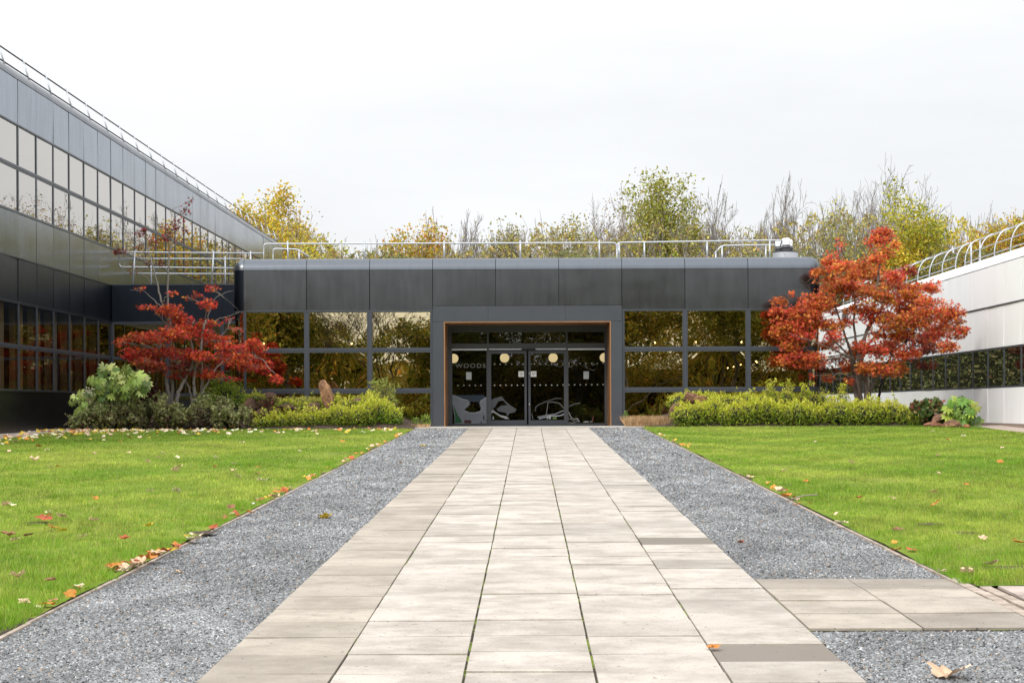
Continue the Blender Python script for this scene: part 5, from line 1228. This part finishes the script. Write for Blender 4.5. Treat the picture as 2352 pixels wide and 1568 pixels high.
def bgtree(name, label, x, ytop, wpx, d, style, seed, cols=None, leaf_n=3000, leaf=.26, bark=(.18, .155, .135), lf_low=0.0, lf_high=1.0, group='trees behind the office block', clump=.42, base_z=None, mass=False):
    rng = np.random.default_rng(seed); root = thing(name, label, 'tree', group); leaf *= .72; leaf_n = int(leaf_n * 1.9)
    c = W(x, ytop, d); z0 = (1.0 if base_z is None else base_z); h = c[2] - z0; wd = wpx * d / F
    par = dict(bare=dict(levels=5, gnarl=.085, upness=.34, nb=(8, 11, 5, 3), multi=1, forks=(.6, .22, .2, .2), ratios=((1.35, 2.0), (.30, .50), (.42, .62), (.4, .6)), spreads=(.42, .62, .65, .7), lead=.33),
               multi=dict(levels=5, gnarl=.10, upness=.30, nb=(5, 8, 4, 3), multi=2, forks=(.5, .2, .2, .2), ratios=((1.1, 1.9), (.32, .52), (.42, .62), (.4, .6)), spreads=(.45, .65, .7, .7), lead=.33),
               leafy=dict(levels=4, gnarl=.13, upness=.5, nb=(8, 6, 4), multi=1, forks=(.2, .2, .2), ratios=((.5, .72),) * 3, spreads=(.85, .85, .85), lead=.64))[style]
    lines, tips = skeleton(rng, h, trunk_r=.0075 * h + .02, **par)
    allp = np.concatenate([l[0] for l in lines]); up_ = allp[allp[:, 2] > (.45 if style == 'leafy' else .55) * allp[:, 2].max()]; sx = wd / max(.5, np.percentile(np.abs(up_[:, 0] - up_[:, 0].mean()), 94) * 2); sx = np.clip(sx, .35, 3.0); szz = h / allp[:, 2].max()
    S_ = np.array((sx, sx, szz)); gt = Geo(); gb = Geo(); O = np.array((c[0], d, z0))
    gb = gt
    for p, r, lv in lines: (gt if lv == 0 else gb).tube(p * S_ + O, r, 6 if lv == 0 else (4 if lv == 1 else 3), col=np.array(bark) * rng.uniform(.75, 1.25), cap=False)
    gt.build('trunk', M['bark_grey'], root)
    if cols is not None and leaf_n:
        tp = tips * S_ + O; rel = (tp[:, 2] - z0) / h; tp = tp[(rel >= lf_low) & (rel <= lf_high)]
        keep = rng.random(len(tp)) < .8; tp = tp[keep]
        if len(tp):
            q = tp[rng.integers(0, len(tp), leaf_n)] + rng.normal(size=(leaf_n, 3)) * clump * np.array((1, 1, .75))
            # colour drifts from clump to clump
            ck = mixcol(leaf_n, *cols, .22, rng); dr_ = .78 + .22 * np.sin(q[:, :1] * 1.1 + q[:, 2:3] * 1.4) * np.sin(q[:, 1:2] * 1.2); ck = ck * (.55 + .6 * dr_)
            gl = Geo(); gl.leaves(q, leaf * rng.uniform(.6, 1.3, leaf_n), OVAL, np.clip(ck, 0, .8), up=.4, spread=.9, face=(0, -.4, 0), rng=rng); gl.build('foliage', M['leaf'], root)
    return root
YEL = ([(.52, .36, .018), (.60, .40, .03), (.40, .33, .03), (.30, .30, .03)], [40, 25, 20, 15])
YGR = ([(.40, .38, .03), (.48, .42, .04), (.28, .30, .03), (.20, .23, .03)], [35, 30, 20, 15])
OLV = ([(.26, .24, .06), (.33, .29, .07), (.20, .20, .05), (.36, .27, .06)], [35, 25, 25, 15])
GRN = ([(.24, .29, .04), (.32, .34, .05), (.15, .19, .03)], [45, 30, 25])
ORG = ([(.50, .30, .03), (.42, .33, .03), (.30, .28, .04), (.46, .20, .03)], [35, 30, 20, 15])
BRN = ([(.26, .17, .09), (.32, .24, .10), (.18, .11, .07)], [40, 35, 25])
T = bgtree
T('sycamore_tree', 'bright yellow sycamore, tallest of the yellow trees behind the left wing roof', 565, 438, 190, 128, 'leafy', 101, YEL, 8500, .30, (.20, .15, .11), .25)
T('yellow_tree', 'wide golden tree filling the gap right of the tall yellow sycamore', 632, 468, 150, 130, 'leafy', 132, YEL, 6500, .27, (.18, .13, .1), .15)
T('yellow_tree', 'dense golden yellow tree just right of the left wing roof end', 665, 528, 150, 124, 'leafy', 102, YEL, 6000, .28, (.16, .12, .09), .2)
T('bare_tree', 'twiggy brown bare tree behind the golden trees at the left', 692, 478, 120, 136, 'multi', 103, BRN, 900, .2, lf_low=.5)
T('yellow_tree', 'small yellow tree at the right end of the left golden group', 728, 536, 60, 122, 'leafy', 104, YGR, 2600, .26)
T('bare_tree', 'thin faint bare sapling right of the left golden group', 778, 545, 55, 130, 'bare', 105)
T('russet_bush', 'low russet bush over the roof rail at the left of the block', 830, 566, 110, 120, 'multi', 106, ([(.36,.19,.08),(.42,.30,.08),(.24,.13,.08)],[40,35,25]), 1800, .22, lf_low=.3)
T('yellow_tree', 'round yellow green tree above the roof left of centre', 925, 520, 120, 121, 'leafy', 107, ORG, 4800, .27, lf_low=.15)
T('bare_tree', 'dark bare tree rising behind the round yellow green tree', 962, 480, 95, 138, 'bare', 108)
T('bare_tree', 'narrow bare tree, left of the two thin ones near roof centre', 1030, 472, 80, 130, 'bare', 109)
T('bare_tree', 'narrow bare tree, right of the two thin ones near roof centre', 1098, 480, 90, 132, 'bare', 110, OLV, 350, .2, lf_high=.7)
T('sparse_tree', 'sparse olive tree standing alone at roof centre', 1172, 508, 85, 124, 'multi', 111, OLV, 1900, .24, lf_low=.3)
T('olive_tree', 'broad olive green tree behind the centre of the roof', 1265, 498, 140, 122, 'leafy', 112, OLV, 6000, .25, lf_low=.15)
T('bare_tree', 'bare tree with a few brown leaves right of the broad olive tree', 1375, 438, 140, 134, 'multi', 113, BRN, 1900, .20, lf_low=.4)
T('bare_tree', 'bare crown merging with the left side of the green topped tree', 1435, 442, 130, 140, 'multi', 114, BRN, 1500, .20, lf_low=.35)
T('bare_tree', 'twiggy brown crown far behind the green topped tree', 1470, 432, 150, 150, 'multi', 131, BRN, 900, .22, lf_low=.4)
T('bare_tree', 'faint bare crown far behind the broad olive tree', 1290, 492, 150, 165, 'bare', 133)
T('bare_tree', 'faint bare crown far behind the bare tree with brown leaves', 1400, 452, 170, 165, 'bare', 134)
T('green_tree', 'tall tree with clumped green leaves, the greenest crown above the roof', 1535, 410, 125, 126, 'leafy', 115, ([(.26,.27,.04),(.34,.33,.05),(.18,.19,.03),(.36,.28,.06)],[40,28,20,12]), 4600, .27, (.17, .14, .11), .5)
T('bare_tree', 'tall many branched bare tree right of the green crown', 1632, 414, 160, 132, 'bare', 116)
T('bare_tree', 'fan shaped bare tree in the middle of the bare trio', 1702, 404, 150, 130, 'multi', 117)
T('bare_tree', 'tallest slender bare tree at the right of the bare trio', 1788, 386, 125, 131, 'bare', 118)
T('olive_tree', 'ivy clad olive tree at the foot of the bare trio', 1755, 530, 90, 128, 'leafy', 119, OLV, 2800, .24)
T('sparse_tree', 'sparse yellowish tree left of the big bare pair', 1890, 455, 130, 126, 'multi', 120, YGR, 2600, .24, lf_low=.25)
T('bare_tree', 'big bare tree, left of the big bare pair above the red maple', 1935, 372, 200, 136, 'bare', 121)
T('bare_tree', 'big bare tree, right of the big bare pair above the red maple', 2015, 366, 200, 138, 'bare', 122)
T('bare_tree', 'smaller bare tree beside the big bare pair, nearer the yellow trees', 2082, 408, 140, 140, 'bare', 123)
T('olive_tree', 'wide grey olive tree directly behind the red maple', 1990, 505, 190, 124, 'leafy', 124, ([(.24,.25,.08),(.30,.28,.10),(.18,.19,.06)],[40,30,30]), 5200, .23, lf_low=.1)
T('yellow_tree', 'tall airy yellow green tree above the white wing', 2185, 438, 200, 120, 'leafy', 125, YGR, 9500, .27, lf_low=.2)
T('yellow_tree', 'dense yellow tree between the red maple and the airy yellow tree', 2115, 522, 150, 116, 'leafy', 126, YEL, 9500, .25, lf_low=.1)
T('yellow_tree', 'orange tinted yellow tree behind the hooped guard at far right', 2270, 480, 170, 118, 'leafy', 127, ORG, 10000, .26, lf_low=.15)
T('bare_tree', 'thin bare tree poking above the orange tinted tree', 2300, 455, 90, 134, 'bare', 128)
T('bare_tree', 'bare tree cut by the right edge of the photo', 2350, 462, 80, 130, 'bare', 129)
T('small_conifer', 'small bright green conifer just above the roof rail right of centre', 1552, 572, 45, 112, 'multi', 130, ([(.34,.40,.03),(.42,.44,.04)],[60,40]), 1500, .2, lf_low=.1)
# thicket under the trees, a mass nobody could count
rng = np.random.default_rng(200); g = Geo(); gs = Geo()
prof = lambda x: np.interp(x, [560, 640, 700, 740, 775, 800, 860, 910, 1000, 1080, 1150, 1250, 1330, 1420, 1500, 1600, 1680, 1760, 1850, 1900, 2000, 2100, 2250, 2400], [500, 505, 525, 545, 585, 592, 562, 545, 556, 575, 540, 515, 535, 525, 500, 515, 540, 520, 500, 485, 480, 495, 500, 505])
n = 62000; xs_ = rng.uniform(540, 2420, n); yt = prof(xs_) + 8 * np.sin(xs_ * .09) + 6 * np.sin(xs_ * .023); ys_ = yt + (640 - yt) * rng.random(n) ** .8; dd = rng.uniform(117, 134, n)
pos = np.array([W(a, b, c) for a, b, c in zip(xs_, ys_, dd)])
base_c = mixcol(n, [(.30,.27,.06),(.40,.33,.06),(.22,.21,.06),(.34,.22,.08),(.19,.15,.09)], [30,20,20,15,15], .25, rng); pk = (snoise(xs_ * .04, ys_ * .05))[:, None]
yl = np.clip(np.maximum((770 - xs_) / 40, (xs_ - 2060) / 60) + .4 * rng.normal(size=n), 0, 1)[:, None]
base_c = base_c * (1 - yl) + mixcol(n, [(.52,.38,.02),(.46,.40,.04),(.30,.28,.04)], [40,35,25], .22, rng) * yl
base_c = base_c * (1 + .25 * pk); gap = snoise(xs_ * .11 + 3, ys_ * .12) > .20 - .5 * np.clip((yt + 30 - ys_) / 40, 0, 1); pos, base_c = pos[~gap], base_c[~gap]
g.leaves(pos, .19 * rng.uniform(.6, 1.3, len(pos)), OVAL, np.clip(base_c, 0, .8), up=.4, spread=.9, face=(0, -.4, 0), rng=rng)
o = g.build('thicket', M['leaf']); kind(o, 'stuff')
for _ in range(1300):
    x = rng.uniform(540, 2420); d_ = rng.uniform(117, 134); y_ = prof(x) + rng.normal(8, 14); a = W(x + rng.normal(0, 8), 660, d_); b = W(x + rng.normal(0, 12), y_, d_)
    gs.tube(curve(a, b, .0, 6, .03, rng), np.linspace(.035, .010, 6), 3, col=np.array((.22, .19, .16)) * rng.uniform(.7, 1.3), cap=False)
kind(gs.build('thicket_stems', M['bark_grey']), 'stuff')
# tall dense hedge closing the yards behind the buildings
rng = np.random.default_rng(210); g = Geo(); g.box(-60, 60, 115.2, 115.8, 1, 9.6, col=(.035, .042, .016)); n = 150000; X_ = rng.uniform(-60, 60, n); pos = np.stack((X_, rng.uniform(112, 117, n), 1 + rng.random(n) ** .9 * (10.0 + .6 * np.sin(X_ * .5))), -1)
g.leaves(pos, .22 * rng.uniform(.6, 1.3, n), LANCE2, mixcol(n, [(.17,.19,.07),(.24,.24,.10),(.12,.13,.05),(.26,.21,.10)], [40,25,20,15], .25, rng), up=.4, spread=.9, rng=rng); kind(g.build('far_hedge', M['leaf']), 'stuff')
# trees behind the photographer: seen only as reflections in the glass
def rtree(name, label, x, y, h, wd, style, seed, cols, n, leaf=.34, **kw):
    d_ = 100.0; px = VX + x * F / d_; top = VY - (h + gz(y) - H) * F / d_
    o = bgtree(name, label, px, top, wd * F / d_, d_, style, seed, cols, int(n * 1.5), leaf * .8, base_z=float(gz(y)), group='trees behind the viewer mirrored in the windows', **kw); o.location = (0, y - d_, 0); return o
RG = ([(.22,.24,.04),(.32,.30,.05),(.40,.30,.06),(.12,.14,.03)],[35,30,20,15])
RO = ([(.36,.34,.06),(.52,.42,.07),(.60,.36,.07),(.18,.20,.04)],[35,30,15,20])
rtree('mirrored_tree', 'broad green and amber tree mirrored in the first windows right of the door', 9.0, -21, 15, 9, 'leafy', 301, RO, 7000, .4)
rtree('mirrored_tree', 'dense green tree mirrored in the second window bay right of the door', 15.5, -24, 16, 10, 'leafy', 302, RG, 9000, .42)
rtree('mirrored_tree', 'dark tree mirrored in the rightmost block windows', 22, -22, 14, 10, 'leafy', 303, RO, 8000, .4)
rtree('mirrored_tree', 'bare spreading tree mirrored in the bright window left of the door', -10.4, -20, 13, 7, 'bare', 304, None, 0, .3, bark=(.07, .055, .045))
rtree('mirrored_tree', 'dark leafy tree mirrored in the second window left of the door', -19.0, -23, 14, 5, 'leafy', 305, RG, 8000, .42)
rtree('mirrored_tree', 'dark amber tree mirrored in the leftmost block windows', -21.5, -22, 15, 9, 'leafy', 306, RO, 8000, .42)
rtree('mirrored_tree', 'dark tree mirrored in the entrance doors', -2.5, -26, 15, 9, 'leafy', 307, RG, 8000, .42)
rtree('mirrored_tree', 'second dark tree mirrored in the entrance doors', 3.5, -28, 16, 9, 'leafy', 308, RG, 8000, .42)
rtree('mirrored_tree', 'dark tree mirrored at the far left corner glass', -28, -26, 14, 10, 'leafy', 309, RG, 8000, .42)
rtree('mirrored_tree', 'dark tree mirrored at the far right corner glass', 29, -26, 14, 10, 'leafy', 310, RG, 8000, .42)
g = Geo(); rng = np.random.default_rng(320); n = 16000
pos = np.stack((rng.uniform(-36, 36, n), rng.uniform(-20, -17, n), rng.uniform(0, 1, n) ** .8 * 3.0 - .5), -1); pos[:, 2] *= (.75 + .25 * np.sin(pos[:, 0] * .7)); pos = pos[np.abs(pos[:, 0] + .0) > 2.4]
g.leaves(pos, .3 * rng.uniform(.6, 1.3, len(pos)), OVAL, mixcol(len(pos), *RG, .25, rng), up=.4, spread=.9, rng=rng); kind(g.build('mirrored_hedge', M['leaf']), 'stuff')

g = Geo(); rng = np.random.default_rng(321); n = 330000
X_ = rng.uniform(-48, 48, n); hp = 12 + 2.2 * np.sin(X_ * .55) + 1.6 * np.sin(X_ * 1.3 + 1) - 9.0 * np.exp(-((X_ + 10.8) / 2.9) ** 4) - 5.0 * np.exp(-((X_ - 9.6) / 1.5) ** 2) - 2.5 * np.exp(-((X_ + .5) / 3.) ** 2); hp = np.maximum(hp, 6.6)
pos = np.stack((X_, rng.uniform(-40, -31, n), rng.random(n) ** .85 * hp - 1), -1); cc = mixcol(n, [(.34,.33,.06),(.50,.40,.07),(.60,.34,.07),(.18,.19,.04)], [35,30,15,20], .3, rng)
pos = pos[snoise(X_ * .9, pos[:, 2] * 1.1) < .72]; g.box(-48, 48, -38, -37.5, -1, 5.2, col=(.05, .05, .02))
g.leaves(pos, .22 * rng.uniform(.6, 1.3, len(pos)), LANCE2, cc[:len(pos)], up=.4, spread=.9, rng=rng); kind(g.build('mirrored_wood', M['leaf']), 'stuff')
# ---------------------------------------------------------------- fallen leaves
LC = dict(tan=(.74, .52, .35), cream=(.80, .68, .46), yellow=(.68, .48, .05), orange=(.60, .23, .04), red=(.45, .11, .04), brown=(.30, .14, .075))
rl = np.random.default_rng(400)
def leafmesh(colr, size, curl, seed):
    r_ = np.random.default_rng(seed); g = Geo(); v, t_ = FALLEN; v = np.array(v) * size
    v[:, 0] *= r_.uniform(.8, 1.2); ax = r_.uniform(-1, 1); v[:, 2] = curl * size * ((v[:, 0] / size) ** 2 * (1.2 + ax) + (v[:, 1] / size) ** 2 * (1.0 - ax)) * 1.6 + r_.normal(0, .022 * size, len(v)) + .12 * size * np.sin(v[:, 0] / size * 7 + seed) * r_.uniform(.3, 1)
    a = r_.uniform(0, 6.28); x, y = v[:, 0].copy(), v[:, 1].copy(); v[:, 0], v[:, 1] = x * math.cos(a) - y * math.sin(a), x * math.sin(a) + y * math.cos(a)
    v[:, 2] -= v[:, 2].min(); c = np.array(LC[colr]) * r_.uniform(.62, 1.12, (len(v), 1)) * (1 - .25 * (np.arange(len(v)) < 1))[:, None]; g.add(v, tris=t_, col=np.clip(c, 0, .8))
    st = np.array([(0, 0, 0.0), (.3, .1, .15), (.55, .15, .12)]) * size; st[:, 2] += v[0, 2]; g.tube(st, .006 * size / .15, 4, col=np.array(LC[colr]) * .7); return g.mesh('fallen_leaf', M['dry_leaf'])
bank = {c: [leafmesh(c, 1.0, rl.uniform(.05, .42), 500 + 10 * i + j) for j in range(4)] for i, c in enumerate(LC)}
def fallen(label, px, py, colr, size=.15, dz=.03, group=None):
    p = GP(px, py); o = bpy.data.objects.new('fallen_leaf', bank[colr][rl.integers(4)]); COL.objects.link(o); o.location = (p[0], p[1], p[2] + dz * 2.1)
    o.rotation_euler = (rl.normal(0, .16) + .10, rl.normal(0, .16), rl.uniform(0, 6.28)); o.scale = (size * .98,) * 3; return tag(o, label, 'leaf', group)
a7 = lambda x, y: (.4297 * x, .4297 * y + 964.7)
a8 = lambda x, y: (.41406 * x + 1378, .41406 * y + 964.7)
single = [('large cream leaf lying on the near gravel at the bottom right corner', a8(1915, 1425), 'tan', .21, .0), ('yellow leaf lying on the middle of the left gravel strip', a7(1745, 522), 'yellow', .17, .0),
    ('small tan leaf near the edge of the left gravel beside the near leaf pile', a7(945, 815), 'tan', .11, .0), ('tan leaf far up the left gravel strip near the path', a7(2140, 228), 'tan', .12, .0), ('yellow leaf farthest up the left gravel strip', a7(2260, 140), 'yellow', .13, .0),
    ('curled red leaf beside the bare soil patch on the left lawn', a7(240, 562), 'red', .18, .04), ('bright yellow leaf in the long grass of the left lawn', a7(330, 643), 'yellow', .15, .05), ('orange leaf lying just left of the bright yellow one on the left lawn', a7(285, 628), 'orange', .12, .05),
    ('yellow orange leaf flat on the left lawn near the gravel edge', a7(790, 608), 'yellow', .12, .04), ('russet leaf in the grass left of the near leaf pile', a7(660, 690), 'red', .12, .05), ('large tan leaf on the far left of the lawn', a7(180, 231), 'tan', .23, .03),
    ('large pale leaf by the lawn edge half way up the left gravel', a7(1408, 345), 'cream', .19, .03), ('pale yellow leaf alone in the middle of the left lawn', a7(940, 400), 'cream', .13, .03), ('cream leaf left of the pale yellow one in the middle of the left lawn', a7(805, 402), 'cream', .13, .03),
    ('small orange leaf standing alone on the left lawn centre', a7(510, 443), 'orange', .10, .03), ('long tan leaf in the near corner of the left lawn', a7(100, 905), 'tan', .15, .05), ('brown leaf half sunk in the near left grass', a7(265, 926), 'brown', .09, .05),
    ('big cream leaf on the timber edging above the near leaf pile', a7(1040, 656), 'cream', .20, .02), ('brown red leaf on the bare edge above the big cream leaf', a7(1140, 590), 'red', .11, .02), ('tan leaf on the edging half way along the left gravel', a7(1470, 428), 'tan', .16, .02), ('orange leaf by the edging beside a white daisy', a7(1340, 510), 'orange', .12, .02),
    ('bright red leaf on the right lawn', a8(1435, 458), 'red', .11, .03), ('curled orange leaf at the right gravel edge beside a stick', a8(1030, 449), 'orange', .15, .03), ('tan leaf just above the curled orange one at the right gravel edge', a8(1000, 418), 'tan', .15, .03), ('pale curled leaf on the right gravel edge', a8(1340, 602), 'cream', .15, .03),
    ('orange leaf on the edging near the crossing path', a8(1635, 757), 'orange', .12, .03), ('tan leaf on the bare soil of the near right lawn', a8(2165, 838), 'tan', .13, .03), ('flat tan leaf at the near edge of the right lawn', a8(2030, 886), 'tan', .12, .03), ('small pale leaf standing at the lawn corner beside the crossing path', a8(1890, 880), 'cream', .08, .03),
    ('orange leaf on the right lawn by the right border of the photo', a8(2315, 712), 'orange', .12, .03), ('orange leaf in the middle of the right lawn', a8(1860, 491), 'orange', .14, .03), ('dark red leaf on the right gravel', a8(780, 677), 'red', .09, .0), ('tan leaf caught in the joint beside the nearest dark slab', a8(622, 1280), 'orange', .09, .012), ('cream leaf on the far right lawn in front of the boulders', a8(2015, 103), 'cream', .15, .03), ('small white leaf on the far right lawn, left of the cream one', a8(1840, 76), 'cream', .13, .03)]
for lab, p, c, s, dz in single: fallen(lab, *p, c, s, dz)
for x, y, c in ((45,186,'tan'),(310,266,'orange'),(265,272,'tan'),(870,195,'cream'),(845,216,'tan'),(945,217,'cream'),(1155,217,'cream'),(790,241,'tan'),(960,268,'tan'),(1150,268,'red'),(1250,248,'cream'),(1245,288,'tan'),(1270,319,'cream'),(1370,305,'brown'),(1605,182,'cream'),(60,480,'cream'),(255,522,'cream'),(500,566,'tan'),(330,546,'tan'),(45,648,'brown'),(150,648,'brown'),(80,676,'tan'),(435,655,'tan'),(125,1022,'tan'),(1232,495,'brown'),(935,290,'tan'),(205,155,'red'),(250,175,'cream'),(640,128,'orange'),(1295,135,'cream'),(690,190,'tan'),(500,195,'tan'),(30,480,'tan'),(1380,270,'orange')):
    fallen('small dry leaf lying singly on the open left lawn', *a7(x, y), c, rl.uniform(.09, .15), .03, 'scattered leaves on the left lawn')
for x, y, c in ((1930,122,'red'),(1395,255,'tan'),(1140,362,'orange'),(1020,302,'tan'),(1875,215,'tan'),(1880,316,'tan'),(1620,460,'tan'),(1650,640,'brown'),(1095,495,'orange'),(2230,170,'tan'),(2030,378,'orange'),(2120,690,'tan'),(1850,423,'brown'),(1190,135,'cream'),(2220,250,'orange')):
    fallen('small dry leaf lying singly on the open right lawn', *a8(x, y), c, rl.uniform(.08, .13), .03, 'scattered leaves on the right lawn')
for x, y, c in ((598,817,'orange'),(660,842,'cream'),(710,827,'tan'),(730,812,'yellow'),(755,792,'yellow'),(800,772,'orange'),(690,800,'red'),(820,765,'red'),(780,780,'orange'),(740,800,'tan')):
    fallen('curled leaf in the near leaf pile against the left timber edging', *a7(x, y), c, rl.uniform(.12, .17), .03, 'near leaf pile on the left')
for x, y, c in ((880,737,'red'),(915,730,'yellow'),(945,710,'red'),(930,718,'brown'),(870,745,'tan'),(960,706,'orange')):
    fallen('curled leaf in the second leaf pile along the left timber edging', *a7(x, y), c, rl.uniform(.10, .16), .03, 'second leaf pile on the left')
# leaf litter: drifts along the edges and under the left bed
g = Geo(); n = 330; y = 55.2 - rl.exponential(1.6, n); x = np.where(rl.random(n) < .68, -13.6 + rl.exponential(1.9, n), rl.uniform(-14, -4, n)); ok = (y > 42) & (x < -3.7); x, y = x[ok], y[ok]
def litter(g, x, y, sizes, w_):
    n = len(x); P_ = np.stack((x, y, gz(y) + .05), -1); g.leaves(P_, sizes, FALLEN, np.clip(mixcol(n, list(LC.values()), w_, .15, rl), 0, .8), up=1.6, spread=.5, face=(0, -.35, 0), rng=rl)
litter(g, x, y, rl.uniform(.08, .17, len(x)), [35, 30, 18, 10, 4, 3])
n = 160; y = rl.uniform(42, 56, n); litter(g, -14.0 + rl.normal(0, .55, n), y, rl.uniform(.08, .17, n), [25, 25, 30, 14, 4, 2])
for e, n in ((-1, 150), (1, 60)):
    y = 1 / (1 / 13. + rl.random(n) * (1 / 55. - 1 / 13.)); y = np.where(rl.random(n) < .5, y, rl.uniform(24, 55, n)); keep = (snoise(y * 1.5, y * .3) > -.1) & ((e < 0) | (y > 16)); y = y[keep]
    litter(g, e * (GE + .06 + np.abs(rl.normal(0, .07, len(y)))), y, rl.uniform(.05, .12, len(y)), [22, 5, 8, 36, 18, 11])
kind(g.build('leaf_litter', M['dry_leaf']), 'stuff')
# a stick and a daisy
g = Geo(); p, q = GP(*a8(1060, 460)), GP(*a8(1202, 441)); g.tube([p + np.array((0, 0, .06)), (p + q) / 2 + np.array((0, 0, .08)), q + np.array((0, 0, .07))], .010, 5, col=(.34, .30, .24)); tag(g.build('stick', M['bark_grey']), 'grey stick lying on the right lawn by the gravel edge', 'stick')
dz_ = thing('daisy', 'single white daisy standing at the left gravel edge', 'flower'); p = GP(*a7(1348, 474)); g = Geo(); g.tube([p, p + np.array((.01, 0, .07))], .003, 4, col=(.15, .28, .03)); g.build('stem', M['bark_grey'], dz_)
g = Geo(); g.leaves((p + np.array((.01, 0, .075)))[None], .06, star(9, .5, .1, .0), (.8, .8, .8), up=2, spread=.2, face=(0, -1, 0)); g.build('petals', M['leaf'], dz_)
# bare soil scars in the lawns
def scar(px, py, rx, ry, seed):
    r_ = np.random.default_rng(seed); p = GP(px, py); n = 22; a = np.linspace(0, 6.28, n, endpoint=False); rr = r_.uniform(.6, 1.15, n); g = Geo()
    X, Y = p[0] + rx * rr * np.cos(a), p[1] + ry * rr * np.sin(a); g.add(np.concatenate(([(p[0], p[1], gz(p[1]) + .046)], np.stack((X, Y, gz(Y) + .030), -1))), tris=[(0, i + 1, (i + 1) % n + 1) for i in range(n)]); kind(g.build('bare_soil', M['soil']), 'structure')
scar(*a7(205, 562), .22, .10, 1); scar(*a7(1060, 615), .22, .30, 2); scar(*a8(2200, 835), .5, .16, 3); scar(*a8(1830, 590), .16, .15, 4); scar(*a8(1990, 640), .25, .1, 5)
